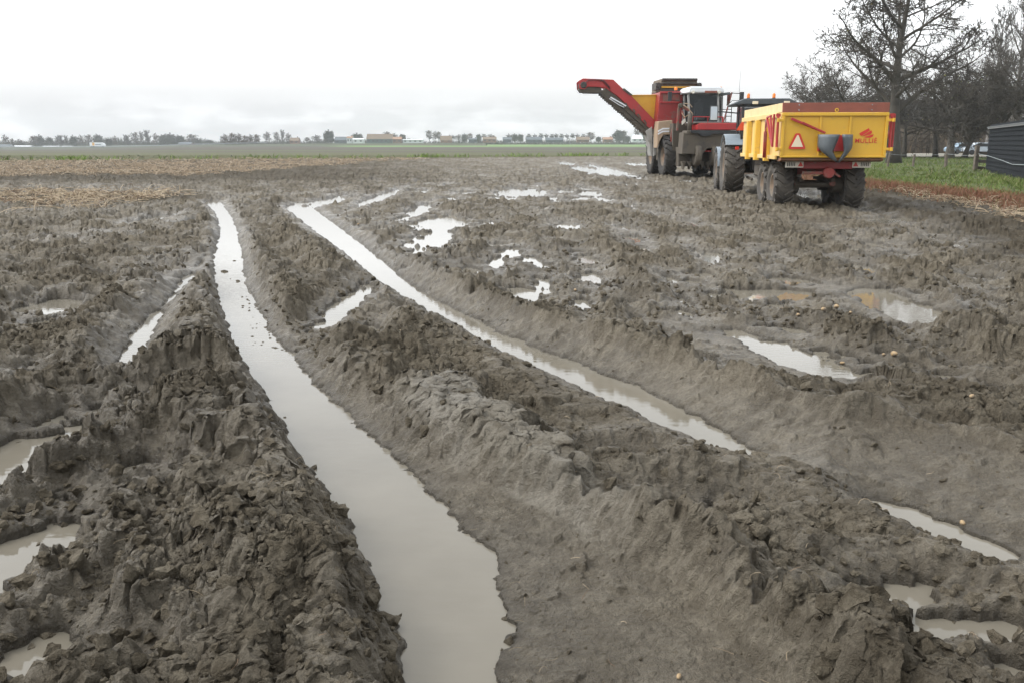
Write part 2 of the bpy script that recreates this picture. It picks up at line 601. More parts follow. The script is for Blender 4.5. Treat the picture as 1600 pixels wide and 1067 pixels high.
def terrain(x, y):
    x = np.asarray(x, np.float32)
    y = np.asarray(y, np.float32)
    n = len(x)
    wob = fbm(x, y, 3.0, 3, 3)
    wob2 = fbm(x, y, 14.0, 2, 7)
    E = np.full(n, 9.0, np.float32)
    LIM = np.full(n, 9.0, np.float32)
    SM = np.zeros(n, np.float32)
    TR = np.zeros(n, np.float32)
    CALM = np.zeros(n, np.float32)
    for ru, (P, A) in enumerate(RUT_DATA):
        D, S, Q, B = seg_field(x, y, P, A, 2.4)
        e = D - B[:, 0] + (0.11 if ru > 3 else 0.035) * wob + 0.022 * wob2 + (0.05 if ru > 3 else 0.0)
        far = D > 50
        if ru == 3:
            e = e + 0.16 * np.maximum(0, pn(Q * 1.1, D * 0 + 3.3, 35) + 0.1)
        if ru in (1, 2):
            CALM = np.maximum(CALM, (1 - sstep(0.40, 0.85, e)) * (S > 0) * (e < 5) * sstep(8, 6.5, y))
        right = S < 0                                # centre lines run towards the camera
        s1 = np.where(right, B[:, 4], B[:, 1])
        w1 = np.where(right, B[:, 5], B[:, 2])
        s2 = np.where(right, B[:, 6], B[:, 3])
        lim = np.where(e < w1, s1 * e, s1 * w1 + s2 * (e - w1)) + 0.012
        lim[far] = 9
        e[far] = 9
        LIM = np.minimum(LIM, lim)
        E = np.minimum(E, e)
        sm = (1 - sstep(w1 * 0.9, w1 * 1.2 + 0.10, e)) * (e < 5)
        SM = np.maximum(SM, sm * np.clip(w1 / 0.12, 0, 1))
        bank = sstep(0.02, 0.1, e) * (1 - sstep(0.28, 0.5, e))
        TR += bank * np.sin(2 * np.pi * (Q / 0.15 + e * 1.6 + 0.25 * wob)) * sstep(0.0, 0.3, pn(x * 0.8, y * 0.8, 31))
    for (px, py, rx, ry) in POOL_DATA:
        m = 0.5 + 0.03 * py
        idx = np.nonzero((np.abs(x - px) < rx * 1.7 + m) & (np.abs(y - py) < ry * 1.7 + m))[0]
        if not len(idx):
            continue
        d = np.sqrt(((x[idx] - px) / rx) ** 2 + ((y[idx] - py) / ry) ** 2)
        e = (d - 1.0) * min(rx, ry) + 0.55 * min(rx, ry, .5) * wob[idx] + 0.035 * wob2[idx]
        E[idx] = np.minimum(E[idx], e)
        sl = (0.34 - 0.25 * sstep(4, 13, np.float32(py))) * (1 + 1.4 * sstep(-0.4, 0.6, (y[idx] - py) / ry))
        LIM[idx] = np.minimum(LIM[idx], 0.03 + sl * np.maximum(e, 0) + 1.3 * np.maximum(e - 0.25 * m, 0) + np.minimum(e, 0))
    dist = np.sqrt(x * x + y * y)
    # lie of the field, with old wheel marks running towards the machines
    ang = (x - 7.5) / (y + 14.0)
    old = pn(ang * 34.0, y * 0.12, 21) + 0.6 * pn(ang * 71.0, y * 0.3, 22)
    h = 0.12 - 0.055 * sstep(6, 20, dist) + (0.05 - 0.02 * sstep(10, 25, dist)) * pn(x * 0.35, y * 0.35, 5) + 0.065 * old * sstep(3.5, 7, y + x * .35) + 0.04 * pn(x * 1.3, y * 1.3, 6)
    h += 0.05 * (x < -0.3 * y) * sstep(12, 5, y)
    CR = np.zeros(n, np.float32)
    for ri, (P, A) in enumerate(RIDGE_DATA):
        D, S, Q, B = seg_field(x, y, P, A, 2.4)
        dd = np.maximum(D + 0.07 * wob - B[:, 1], 0)
        top = B[:, 0] * (1 + 0.16 * pn(Q * 2.3, D * 0 + .5, 9))
        hr = top - dd * 0.95
        hr[D > 50] = -9
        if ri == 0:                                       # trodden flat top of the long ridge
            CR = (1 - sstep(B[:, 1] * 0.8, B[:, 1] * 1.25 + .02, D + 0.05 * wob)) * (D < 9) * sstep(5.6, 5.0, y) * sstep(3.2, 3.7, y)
        k = 0.05
        mx = np.maximum(h, hr)
        h = mx + k * np.maximum(0, 1 - np.abs(h - hr) / (2 * k)) ** 2 * 0.5
    # crumbling
    hs = np.clip(np.minimum(h, LIM), -0.1, 0.6)             # carry the pattern up steep faces instead of smearing it
    wx = x + 0.3 * hs + 0.06 * fbm(x, y, 5.0, 3, 40) + 0.02 * pn(x * 31, y * 31, 41)
    wy = y + 0.55 * hs + 0.06 * fbm(x, y, 5.0, 3, 45) + 0.02 * pn(x * 31, y * 31, 46)
    lump = fbm(x, y, 1.7, 5, 12, 0.55)
    rid = 1 - np.abs(fbm(wx, wy, 4.2, 3, 17)) * 2
    patch = sstep(-0.35, 0.30, pn(x * 1.1, y * 1.1, 60) + 0.3 * pn(x * 3.7, y * 3.7, 61))
    patch = patch * (1 - 0.75 * sstep(0.0, 0.14, x / (y + .5)) * sstep(6.5, 4.5, y))   # crumbly here, smeared there
    rough = 0.060 * lump + 0.020 * rid
    C = 0.066 * clods(wx, wy, 0.37, 2) + 0.040 * clods(wx + 9, wy, 0.15, 3) * (0.18 + 0.82 * patch)
    C += 0.026 * clods(wx, wy + 5, 0.066, 4) * (0.08 + 0.92 * patch)
    near = dist < 9
    c4 = np.zeros(n, np.float32)
    c4[near] = 0.017 * clods(wx[near] + 3, wy[near], 0.031, 5) * (0.1 + 0.9 * patch[near]) * (1 - sstep(6, 9, dist[near]))
    c4[near] += 0.006 * fbm(wx[near], wy[near], 48.0, 2, 70) * (1 - sstep(5, 9, dist[near]))
    C += c4
    amp = 1.0 + 0.15 * sstep(9, 25, dist) - 0.5 * sstep(32, 80, dist)
    rough = (rough + C) * amp
    crop = sstep(-1.5, 0.5, y - crop_edge(x))
    rough *= 1 - 0.75 * crop
    verge = sstep(13.2, 14.6, x) * sstep(10, 14, y)
    rough *= 1 - 0.8 * verge
    smooth_det = 0.003 * fbm(wx, wy, 40.0, 2, 82) + 0.011 * fbm(x, y, 6.0, 4, 80, 0.6) + 0.005 * np.maximum(0, fbm(wx, wy, 16.0, 2, 84) - 0.15)
    blobs = np.maximum(0, clods(wx, wy, 0.11, 88) - 0.30) * 0.05 * (pn(x * 2.1, y * 2.1, 89) > 0.05)
    rough = rough * (1 - 0.66 * CR) * (1 - 0.52 * CALM)
    h = h + rough * (1 - SM)
    lim = LIM + np.maximum(rough, -0.04) * 0.55 * (1 - SM) * sstep(0.0, 0.12, E) + SM * (smooth_det + blobs) * sstep(0, 0.06, E) + 0.010 * TR * sstep(0.02, 0.1, E)
    k = 0.02
    h = np.minimum(h, lim) 
    floor = np.where(E > 0, np.minimum(E * 0.4, 0.028) + 0.010 * np.clip(rough * 20, -1, 2) * sstep(0, .1, E), np.maximum(E * 0.7, -0.10))
    h = np.where(E > 0, np.maximum(h, floor), np.minimum(h, np.maximum(E * 0.7, -0.12) + 0.012 * wob2 * sstep(-.12, 0, E)))
    h = h * (1 - verge) + verge * np.minimum(h, 0.09)
    return h, E, SM, patch * (1 - CR), crop, verge, CR


# ------------------------------------------------------------------ mud material
def mud_material():
    m, t, b = mat('wet_mud')
    g = t.nodes.new('ShaderNodeNewGeometry')
    P = g.outputs['Position']

    def at(nm):
        n = t.nodes.new('ShaderNodeAttribute')
        n.attribute_name = nm
        return n.outputs['Fac']
    n1 = noise(t, 1.3, 6, 0.6, P)
    n2 = noise(t, 9.0, 6, 0.65, P)
    n3 = noise(t, 70.0, 4, 0.6, P)
    col = mixc(t, maprange(t, n1, 0.35, 0.65, 0, 1), (0.136, 0.115, 0.084), (0.084, 0.070, 0.050))
    col = mixc(t, maprange(t, n2, 0.44, 0.62, 0, 0.75), col, (0.200, 0.174, 0.132))
    col = mixc(t, maprange(t, n3, 0.5, 0.72, 0, 0.5), col, (0.040, 0.033, 0.024))
    col = mixc(t, math_n(t, 'MULTIPLY', at('drier'), 0.75), col, (0.052, 0.043, 0.031))
    crop_c = mixc(t, maprange(t, noise(t, 0.5, 5, 0.7, P), 0.4, 0.6, 0, 1), (0.072, 0.082, 0.03), (0.08, 0.072, 0.044))
    col = mixc(t, at('crop'), col, crop_c)
    col = mixc(t, math_n(t, 'MULTIPLY', maprange(t, noise(t, 0.55, 6, 0.65, P), 0.46, 0.60, 0.0, 1.0), 0.42), col, (0.062, 0.051, 0.036))
    col = mixc(t, math_n(t, 'MULTIPLY', at('crest_sky_sheen'), maprange(t, n2, 0.38, 0.55, 0.2, 0.9)), col, (0.200, 0.180, 0.145))  # flat ridge top: its reflection of the sky painted in as a paler colour
    col = mixc(t, math_n(t, 'MULTIPLY', at('soak'), 0.6), col, (0.034, 0.028, 0.020))
    t.links.new(col, b.inputs['Base Color'])
    r0 = maprange(t, noise(t, 2.2, 5, 0.6, P), 0.36, 0.64, 0.50, 0.86)
    r1 = math_n(t, 'SUBTRACT', r0, math_n(t, 'MULTIPLY', at('wet'), 0.26), clamp=True)
    r2 = math_n(t, 'ADD', r1, math_n(t, 'MULTIPLY', at('drier'), 0.35), clamp=True)
    r2 = math_n(t, 'ADD', r2, math_n(t, 'MULTIPLY', at('crop'), 0.5), clamp=True)
    t.links.new(r2, b.inputs['Roughness'])
    t.links.new(math_n(t, 'MULTIPLY_ADD', at('wet'), 0.32, 0.05), b.inputs['Specular IOR Level'])
    hh = math_n(t, 'ADD', math_n(t, 'MULTIPLY', noise(t, 38.0, 6, 0.68, P, 0.4), 1.0), math_n(t, 'MULTIPLY', noise(t, 150.0, 3, 0.6, P), 0.30))
    bump(t, b, hh, 1.0, 0.040)
    return m


Q_ROWS, Q_COLS = 1300, 1450
if globals().get('LOWQ'):
    Q_ROWS, Q_COLS = 700, 800
Y0, Y1 = 1.6, 116.0


def rowW(y):
    return np.maximum(y + 1.2, 2.8)


sv = np.linspace(1 / Y0, 1 / Y1, Q_ROWS)
yy = 1 / sv
tt = np.linspace(-0.80, 0.80, Q_COLS)
GYY, GTT = np.meshgrid(yy, tt, indexing='ij')
gx = (GTT * rowW(GYY)).ravel().astype(np.float32)
gy = GYY.ravel().astype(np.float32)
# jitter so that the lattice itself never shows
gy = gy * (1 + 0.25 * pn(gx * 3, gy * 3, 90) * (gy * 4e-4))
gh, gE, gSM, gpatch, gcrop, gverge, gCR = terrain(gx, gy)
lat = np.clip(gh / 0.12, 0, 1) * (1 - gSM) * sstep(.0, .15, gE)
ox = 0.030 * fbm(gx, gy, 13.0, 3, 100) * lat
oy = -0.022 * np.clip(gh / 0.25, 0, 1.4) * lat * (0.15 + 1.3 * fbm(gx, gy, 15.0, 3, 105))
idx = np.arange(Q_ROWS * Q_COLS, dtype=np.int32).reshape(Q_ROWS, Q_COLS)
fq = np.stack([idx[:-1, :-1].ravel(), idx[:-1, 1:].ravel(), idx[1:, 1:].ravel(), idx[1:, :-1].ravel()], 1)
dry = sstep(31, 44, gy + 3 * pn(gx * .2, gy * .2, 95)) * sstep(-0.02, -0.24, gx / gy + 0.05 * pn(gx * .15, gy * .15, 96)) * (1 - gcrop)
dry = np.maximum(dry, sstep(0.4, 1.0, 1 - np.abs(gy - (26.0 - 0.1 * gx)) / 5.0) * sstep(-8.2, -10.5, gx))
dry = np.maximum(dry, sstep(-1.3, 0.3, gx - (7.9 + 0.22 * (gy - 14))) * (gy > 11))
wet = np.clip(1 - gE / 0.30, 0, 1) + 0.6 * gSM + 0.30 * (1 - gpatch) + 0.55 * (1 - 0.6 * sstep(15, 40, gy)) * sstep(0.28, 0.6, pn(gx * .55, gy * .16, 97) + .5 * pn(gx * 2.1, gy * .7, 98))
mud = np_mesh('mud_field', np.stack([gx + ox, gy + oy, gh], 1), fq, mud_material(),
              attrs={'wet': np.clip(wet, 0, 1), 'drier': dry, 'crop': gcrop, 'crest_sky_sheen': gCR, 'soak': np.exp(-np.maximum(gE, 0) / 0.035)})
tag(mud, 'churned wet clay field with deep wheel ruts and broken ridges', 'ground', kind='structure')


def height_at(xs, ys):
    return terrain(np.array(xs, np.float32), np.array(ys, np.float32))[0]


def cast(u, v):
    """where the line of sight through a picture point meets the mud"""
    d = ray(u, v)
    t = np.linspace(1.5, min(60, (0.0 - CAMZ) / d.z + 0.5), 700)
    hz = height_at(d.x * t, d.y * t)
    below = np.nonzero(CAMZ + d.z * t <= hz)[0]
    k = below[0] if len(below) else len(t) - 1
    return d.x * t[k], d.y * t[k], float(hz[k])


# ------------------------------------------------------------------ standing water: one level sheet in the low places
def water_material():
    m, t, b = mat('muddy_water')
    P = t.nodes.new('ShaderNodeNewGeometry').outputs['Position']
    col = mixc(t, maprange(t, noise(t, 1.1, 4, 0.6, P), 0.35, 0.65, 0, 1), (0.158, 0.142, 0.113), (0.132, 0.118, 0.093))
    t.links.new(col, b.inputs['Base Color'])
    b.inputs['Roughness'].default_value = 0.02
    b.inputs['IOR'].default_value = 1.36
    mp = t.nodes.new('ShaderNodeMapping')
    mp.inputs['Scale'].default_value = (7, 22, 1)
    t.links.new(P, mp.inputs['Vector'])
    bump(t, b, noise(t, 1.0, 3, 0.5, mp.outputs[0]), 0.05, 0.02)
    return m


yw = 1 / np.linspace(1 / Y0, 1 / 85.0, 60)
A, B_ = np.meshgrid(yw, np.linspace(-0.78, 0.78, 60), indexing='ij')
vw = np.stack([(B_ * rowW(A)).ravel(), A.ravel(), np.zeros(3600)], 1)
iw = np.arange(3600).reshape(60, 60)
fw = np.stack([iw[:-1, :-1].ravel(), iw[:-1, 1:].ravel(), iw[1:, 1:].ravel(), iw[1:, :-1].ravel()], 1)
water = np_mesh('water', vw, fw, water_material())
tag(water, 'muddy rain water standing in the wheel ruts and pools', 'water', kind='structure')


# ------------------------------------------------------------------ the land beyond, one sheet to the horizon
def land(x, y):
    x, y = np.asarray(x, float), np.asarray(y, float)
    q = x / np.maximum(y, 1)
    return 0.08 - 1.25 * sstep(-0.30, -0.56, q) * sstep(120, 400, y)


def land_material():
    m, t, b = mat('far_fields')
    P = t.nodes.new('ShaderNodeNewGeometry').outputs['Position']
    s = t.nodes.new('ShaderNodeSeparateXYZ')
    t.links.new(P, s.inputs[0])
    X, Y = s.outputs[0], s.outputs[1]
    mp = t.nodes.new('ShaderNodeMapping')
    mp.inputs['Scale'].default_value = (0.05, 0.9, 1)
    t.links.new(P, mp.inputs['Vector'])
    n1 = noise(t, 1.0, 6, 0.65, mp.outputs[0])
    n2 = noise(t, 0.9, 5, 0.7, P)
    yw_ = math_n(t, 'ADD', Y, math_n(t, 'MULTIPLY', math_n(t, 'SUBTRACT', n1, 0.5), 22.0))
    green = mixc(t, maprange(t, n1, 0.38, 0.6, 0, 1), (0.072, 0.080, 0.034), (0.088, 0.078, 0.052))
    green = mixc(t, maprange(t, n2, 0.45, 0.7, 0, 0.6), green, (0.062, 0.085, 0.025))
    brown = mixc(t, n2, (0.062, 0.053, 0.042), (0.080, 0.070, 0.056))

    def step(v, a, w):
        return maprange(t, v, a - w, a + w, 0, 1)
    col = mixc(t, step(yw_, 150, 8), green, brown)
    col = mixc(t, math_n(t, 'MULTIPLY', step(yw_, 175, 5), math_n(t, 'SUBTRACT', 1.0, step(yw_, 192, 5))), col, (0.08, 0.095, 0.04))
    q = math_n(t, 'DIVIDE', X, math_n(t, 'MAXIMUM', Y, 1.0))
    qn = math_n(t, 'SUBTRACT', 1.0, step(q, -0.19, 0.02))
    far_g = mixc(t, n2, (0.105, 0.175, 0.055), (0.12, 0.185, 0.065))
    far_l = mixc(t, n2, (0.06, 0.066, 0.045), (0.052, 0.058, 0.042))
    col = mixc(t, step(yw_, 330, 14), col, mixc(t, qn, far_g, far_l))
    col = mixc(t, step(yw_, 680, 14), col, (0.09, 0.11, 0.06))
    t.links.new(col, b.inputs['Base Color'])
    b.inputs['Roughness'].default_value = 0.95
    b.inputs['Specular IOR Level'].default_value = 0.15
    return m


lt = np.concatenate([np.linspace(-14, -1.4, 12), np.linspace(-1.2, -0.84, 6), [-0.795], np.linspace(-0.77, 0.77, 40), [0.795], np.linspace(0.84, 1.2, 6), np.linspace(1.4, 14, 12)])
ly = np.concatenate([[-80, -30, -10, 0, 1.0, 1.59, 1.75], np.linspace(3, 111, 40), [112.5, 114.5], np.geomspace(116, 420, 60), np.geomspace(440, 2600, 26)])
LA, LB = np.meshgrid(ly, lt, indexing='ij')
lw = np.where(LA < 1.6, 2.8 + 0 * LA, rowW(LA))
lx_ = LB * lw
lz = land(lx_, LA)
inside = (np.abs(LB) < 0.78) & (LA > 1.7) & (LA < 113)
lz = np.where(inside, -0.55, lz)
il = np.arange(LA.size).reshape(LA.shape)
fl = np.stack([il[:-1, :-1].ravel(), il[:-1, 1:].ravel(), il[1:, 1:].ravel(), il[1:, :-1].ravel()], 1)
ground = np_mesh('ground', np.stack([lx_.ravel(), LA.ravel(), lz.ravel()], 1), fl, land_material())
tag(ground, 'flat farmland with strips of winter crop and bare soil', 'ground', kind='structure')

# ------------------------------------------------------------------ loose crumbs and chunks of clay lying on the churned parts
def chunk_templates(k=8, sub=2):
    import bmesh
    out = []
    for i in range(k):
        bm = bmesh.new()
        bmesh.ops.create_icosphere(bm, subdivisions=sub, radius=1.0)
        v = np.array([p.co[:] for p in bm.verts], np.float32)
        f = np.array([[q.index for q in p.verts] for p in bm.faces], np.int32)
        bm.free()
        rs = np.random.RandomState(50 + i)
        for _ in range(9):                                # cut flat facets into the ball
            nrm = rs.normal(size=3)
            nrm /= np.linalg.norm(nrm)
            c = rs.uniform(0.42, 0.8)
            d = v @ nrm
            v -= np.maximum(d - c, 0)[:, None] * nrm
        v *= (1 + 0.13 * rs.normal(size=(len(v), 1))).astype(np.float32)
        v *= np.array([1.0, rs.uniform(.6, .95), rs.uniform(.45, .75)])
        out.append((v.astype(np.float32), f))
    return out


def scatter_chunks(n_try, ymin, ymax, smin, smax, seed, sub):
    rs = np.random.RandomState(seed)
    y = 1 / rs.uniform(1 / ymax, 1 / ymin, n_try)
    x = rs.uniform(-0.66, 0.66, n_try) * (y + 0.6)
    h, E, SM, patch, crop, verge, CR = terrain(x, y)
    p = np.where(SM > 0.5, 0.07, 0.28 + 0.85 * patch) * (1 - .8 * CR) * (E > 0.01) * (crop < .5) * (verge < .5)
    p = np.where((E < 0) & (E > -0.05), 0.25, p)
    keep = rs.rand(n_try) < p
    x, y, h = x[keep], y[keep], h[keep]
    n = len(x)
    s = smin * (smax / smin) ** (rs.rand(n) ** 2.0)
    s = s * np.where(SM[keep] > .5, 0.5, 1.0)
    T = chunk_templates(8, sub)
    V, Fc, base = [], [], 0
    which = rs.randint(0, 8, n)
    for k, (tv, tf) in enumerate(T):
        id_ = np.nonzero(which == k)[0]
        m = len(id_)
        if not m:
            continue
        q = rs.normal(size=(m, 4)) * np.array([1, .35, .35, 1])
        q /= np.linalg.norm(q, axis=1)[:, None]
        w, a, b, c = q.T
        Rm = np.stack([np.stack([1 - 2 * (b * b + c * c), 2 * (a * b - c * w), 2 * (a * c + b * w)], -1),
                       np.stack([2 * (a * b + c * w), 1 - 2 * (a * a + c * c), 2 * (b * c - a * w)], -1),
                       np.stack([2 * (a * c - b * w), 2 * (b * c + a * w), 1 - 2 * (a * a + b * b)], -1)], 1)
        vv = np.einsum('mij,vj->mvi', Rm, tv) * s[id_][:, None, None]
        vv += np.stack([x[id_], y[id_], h[id_] + s[id_] * rs.uniform(-.30, .22, m)], 1)[:, None, :]
        V.append(vv.reshape(-1, 3))
        Fc.append((tf[None] + (np.arange(m) * len(tv))[:, None, None]).reshape(-1, 3) + base)
        base += m * len(tv)
    return np.concatenate(V), np.concatenate(Fc)


cv1, cf1 = scatter_chunks(15000, 2.0, 9.0, 0.006, 0.030, 1, 2)
cv2, cf2 = scatter_chunks(12000, 7.0, 26.0, 0.016, 0.055, 2, 1)
cv3, cf3 = scatter_chunks(4200, 2.2, 12.0, 0.024, 0.058, 3, 2)
# bits that poke out of the water of the long ruts
_r = np.random.RandomState(9)
fl_px = [(445, 652, .016), (790, 966, .02), (350, 425, .05), (372, 440, .04), (365, 408, .03)]
fl_px += [(345 + (v - 400) * .35 + _r.uniform(0, 62), v, _r.uniform(.005, .018)) for v in 400 + 150 * _r.rand(70) ** .8]
Tm = chunk_templates(8, 1)
fv_, ff_, fb_ = [], [], 0
for i, (u, v, s_) in enumerate(fl_px):
    tv, tf = Tm[i % 8]
    X_, Y_ = gp(u, v)
    fv_.append(tv * np.array([s_ * 1.2, s_ * 1.1, s_ * .7]) + np.array([X_, Y_, .001]))
    ff_.append(tf + fb_)
    fb_ += len(tv)
fv_, ff_ = np.concatenate(fv_), np.concatenate(ff_)
crumbs = np_mesh('mud_crumbs', np.concatenate([cv1, cv2, cv3, fv_]), np.concatenate([cf1, cf2 + len(cv1), cf3 + len(cv1) + len(cv2), ff_ + len(cv1) + len(cv2) + len(cv3)]), bpy.data.materials['wet_mud'], smooth=False)
tag(crumbs, 'loose crumbs and chunks of grey clay lying on the ridges', 'mud clods', kind='stuff')
# ------------------------------------------------------------------ vehicle materials
MUDC = (0.115, 0.096, 0.070)
tyre_m = surf('muddy_rubber', (0.085, 0.074, 0.060), (0.035, 0.031, 0.028), rough=0.8, scale=2.5, bmp=0.02)
tyre_d = surf('dark_tyre', (0.040, 0.035, 0.029), (0.022, 0.020, 0.018), rough=0.85, scale=2.5, bmp=0.015)
rim_m = surf('muddy_rim', (0.22, 0.145, 0.09), (0.16, 0.115, 0.08), rough=0.7, dirt=0.6)
yellow = surf('yellow_paint', (0.64, 0.375, 0.032), (0.58, 0.33, 0.028), rough=0.42, scale=1.2, dirt=0.26, dirtcol=(0.40, 0.27, 0.09))
yellow_side = surf('lit_dusty_yellow_paint', (0.66, 0.47, 0.19), (0.62, 0.41, 0.13), rough=0.36, scale=1.5, dirt=0.22, dirtcol=(0.5, 0.4, 0.24))  # paler than the tailgate: bright side reflection put into the colour, plus dust
cream = surf('pale_board', (0.64, 0.50, 0.27), (0.56, 0.42, 0.20), rough=0.5, scale=4, dirt=0.22, dirtcol=(0.40, 0.30, 0.17))
rust = surf('red_brown_board', (0.25, 0.072, 0.045), (0.20, 0.062, 0.04), rough=0.6, scale=3, dirt=0.08, dirtcol=(0.32, 0.2, 0.1))
rusty = surf('rusty_edge', (0.20, 0.085, 0.035), (0.11, 0.06, 0.035), rough=0.8, scale=5, dirt=0.42)
red = surf('red_paint', (0.27, 0.018, 0.018), (0.22, 0.018, 0.017), rough=0.4, scale=2, dirt=0.34)
red_clean = surf('bright_red_paint', (0.36, 0.022, 0.022), (0.30, 0.02, 0.02), rough=0.4, scale=2, dirt=0.2)
red_mud = surf('muddy_red_paint', (0.27, 0.03, 0.025), (0.20, 0.03, 0.02), rough=0.5, scale=2, dirt=0.62)
sign_red = surf('red_sign', (0.55, 0.03, 0.015), (0.52, 0.03, 0.015), rough=0.4)
orange_red = surf('orange_red_sign', (0.66, 0.075, 0.02), (0.62, 0.07, 0.02), rough=0.4)
white = surf('white_sheet', (0.70, 0.66, 0.58), (0.62, 0.58, 0.50), rough=0.4, dirt=0.15)
white_roof = surf('white_roof', (0.72, 0.74, 0.76), (0.66, 0.68, 0.70), rough=0.3, dirt=0.05)
cream_sign = surf('cream_reflector', (0.72, 0.62, 0.44), (0.68, 0.58, 0.42), rough=0.4)
rubber_grey = surf('grey_rubber', (0.105, 0.12, 0.13), (0.075, 0.085, 0.092), rough=0.5, scale=2.5, dirt=0.2)
dark = surf('dark_steel', (0.030, 0.028, 0.026), (0.05, 0.044, 0.038), rough=0.6, scale=3, dirt=0.35)
mudsteel = surf('mud_caked_steel', (0.06, 0.05, 0.042), (0.032, 0.028, 0.025), rough=0.75, scale=3, dirt=0.75, dirtcol=(0.085, 0.070, 0.052), bmp=0.02)
blue_grey = surf('blue_grey_paint', (0.20, 0.235, 0.265), (0.17, 0.20, 0.225), rough=0.4, dirt=0.2)
roof_grey = surf('dark_grey_roof', (0.060, 0.072, 0.080), (0.045, 0.052, 0.058), rough=0.45)
black = surf('black_plastic', (0.015, 0.016, 0.018), (0.022, 0.022, 0.024), rough=0.4)
mirror_m = surf('mirror_glass', (0.55, 0.60, 0.64), (0.5, 0.56, 0.6), rough=0.12, metal=0.6)
amber = surf('amber_lens', (0.80, 0.20, 0.015), (0.72, 0.16, 0.01), rough=0.2)
brown_m = surf('brown_conveyor', (0.115, 0.082, 0.050), (0.08, 0.058, 0.04), rough=0.7, scale=4, dirt=0.4)
yell_harv = surf('ochre_sheet', (0.62, 0.35, 0.028), (0.55, 0.29, 0.022), rough=0.45, scale=1.5, dirt=0.2, dirtcol=(0.3, 0.19, 0.07))
tan_panel = surf('dusty_tan_panel', (0.36, 0.27, 0.18), (0.30, 0.20, 0.13), rough=0.6, scale=2, dirt=0.25)
grey_panel = surf('dull_grey_panel', (0.34, 0.33, 0.31), (0.26, 0.25, 0.23), rough=0.6, scale=2, dirt=0.3)

glass_m, _t, _b = mat('tinted_glass')
_b.inputs['Base Color'].default_value = (0.02, 0.026, 0.03, 1)
_b.inputs['Roughness'].default_value = 0.04
_b.inputs['Alpha'].default_value = 0.5


def wheel(parent, c, r, w, rim_r, tm, lugs=22, name='wheel', lug_h=0.045, side=-1, seg=40):
    """tyre with angled lugs; the rim and hub are sub-parts. side = -1: outer face towards -x"""
    m = MB()
    h = w / 2
    prof = [(rim_r, -h * .72), (rim_r + (r - rim_r) * .35, -h * .98), (rim_r + (r - rim_r) * .75, -h), (r * .965, -h * .82), (r, -h * .45), (r * 1.005, 0), (r, h * .45), (r * .965, h * .82), (rim_r + (r - rim_r) * .75, h), (rim_r + (r - rim_r) * .35, h * .98), (rim_r, h * .72)]
    m.lathe(prof, (0, 0, 0), 'x', seg)
    for k in range(lugs):
        for s in (-1, 1):
            a = 2 * math.pi * (k + (0.25 if s > 0 else -0.25)) / lugs
            rot = Matrix.Rotation(a, 3, 'X') @ Matrix.Rotation(s * R(38), 3, 'Z')
            p = Matrix.Rotation(a, 3, 'X') @ Vector((s * h * .48, 0, r + lug_h * .25))
            m.obox(p, (h * 1.02, r * 0.075, lug_h * 1.6), rot)
            p2 = Matrix.Rotation(a + s * 0.0 - 0.10, 3, 'X') @ Vector((s * h * .93, 0, r * .945))
            m.obox(p2, (h * .16, r * 0.07, r * .10), Matrix.Rotation(a - 0.10, 3, 'X'))
    o = m.build(name, tm, parent, smooth=False, loc=c)
    q = MB()
    q.lathe([(rim_r * 1.0, side * h * .74), (rim_r * 1.04, side * h * .80), (rim_r * .93, side * h * .78), (rim_r * .88, side * h * .45), (rim_r * .55, side * h * .38), (rim_r * .40, side * h * .30), (0.001, side * h * .30)], (0, 0, 0), 'x', 28)
    q.lathe([(rim_r * 1.0, -side * h * .74), (rim_r * .9, -side * h * .5), (0.001, -side * h * .45)], (0, 0, 0), 'x', 28)
    q.build('rim', rim_m, o, smooth=True)
    q = MB()
    q.lathe([(rim_r * .30, side * h * .28), (rim_r * .30, side * h * .52), (rim_r * .2, side * h * .62), (0.001, side * h * .62)], (0, 0, 0), 'x', 16)
    for k in range(8):
        a = 2 * math.pi * k / 8
        cc = (side * h * .44, rim_r * .46 * math.cos(a), rim_r * .46 * math.sin(a))
        q.box(cc[0] - .03, cc[0] + .03, cc[1] - .018, cc[1] + .018, cc[2] - .018, cc[2] + .018)
    q.build('hub', rusty, o)
    return o


def text_mesh(s, size, extr):
    cu = bpy.data.curves.new('lettering', 'FONT')
    cu.body = s
    cu.size = size
    cu.extrude = extr
    cu.offset = size * 0.006
    cu.space_character = 1.12
    cu.align_x = 'CENTER'
    cu.align_y = 'CENTER'
    ob = bpy.data.objects.new('lettering', cu)
    COL.objects.link(ob)
    dg = bpy.context.evaluated_depsgraph_get()
    me = bpy.data.meshes.new_from_object(ob.evaluated_get(dg))
    bpy.data.objects.remove(ob)
    bpy.data.curves.remove(cu)
    return me


# ------------------------------------------------------------------ yellow tipping trailer
TR = empty('tipping_trailer', (7.77, 22.2, 0.05), R(-4.5))
tag(TR, 'yellow two-axle tipping trailer with a red-brown top board and grey chute on its tailgate', 'trailer')
W = 1.25
m = MB()                                                     # the body: floor and sides, open on top
m.box(-W, -W + .05, 0.07, 5.3, 1.30, 2.32)
m.box(W - .05, W, 0.07, 5.3, 1.30, 2.32)
m.box(-W + .05, W - .05, 5.24, 5.3, 1.30, 2.32)
m.box(-W + .05, W - .05, 0.07, 5.24, 1.26, 1.31)
m.build('body', yellow_side, TR, bevel=0.012)
m = MB()
for s in (-1, 1):
    x0 = s * (W + .035)
    m.box(min(s * (W + .002), s * (W + .07)), max(s * (W + .002), s * (W + .07)), 0.3, 5.3, 2.22, 2.34)
    m.box(min(s * (W + .002), s * (W + .06)), max(s * (W + .002), s * (W + .06)), 0.3, 5.3, 1.22, 1.32)
m.build('side_rail', yellow_side, TR, bevel=0.01)
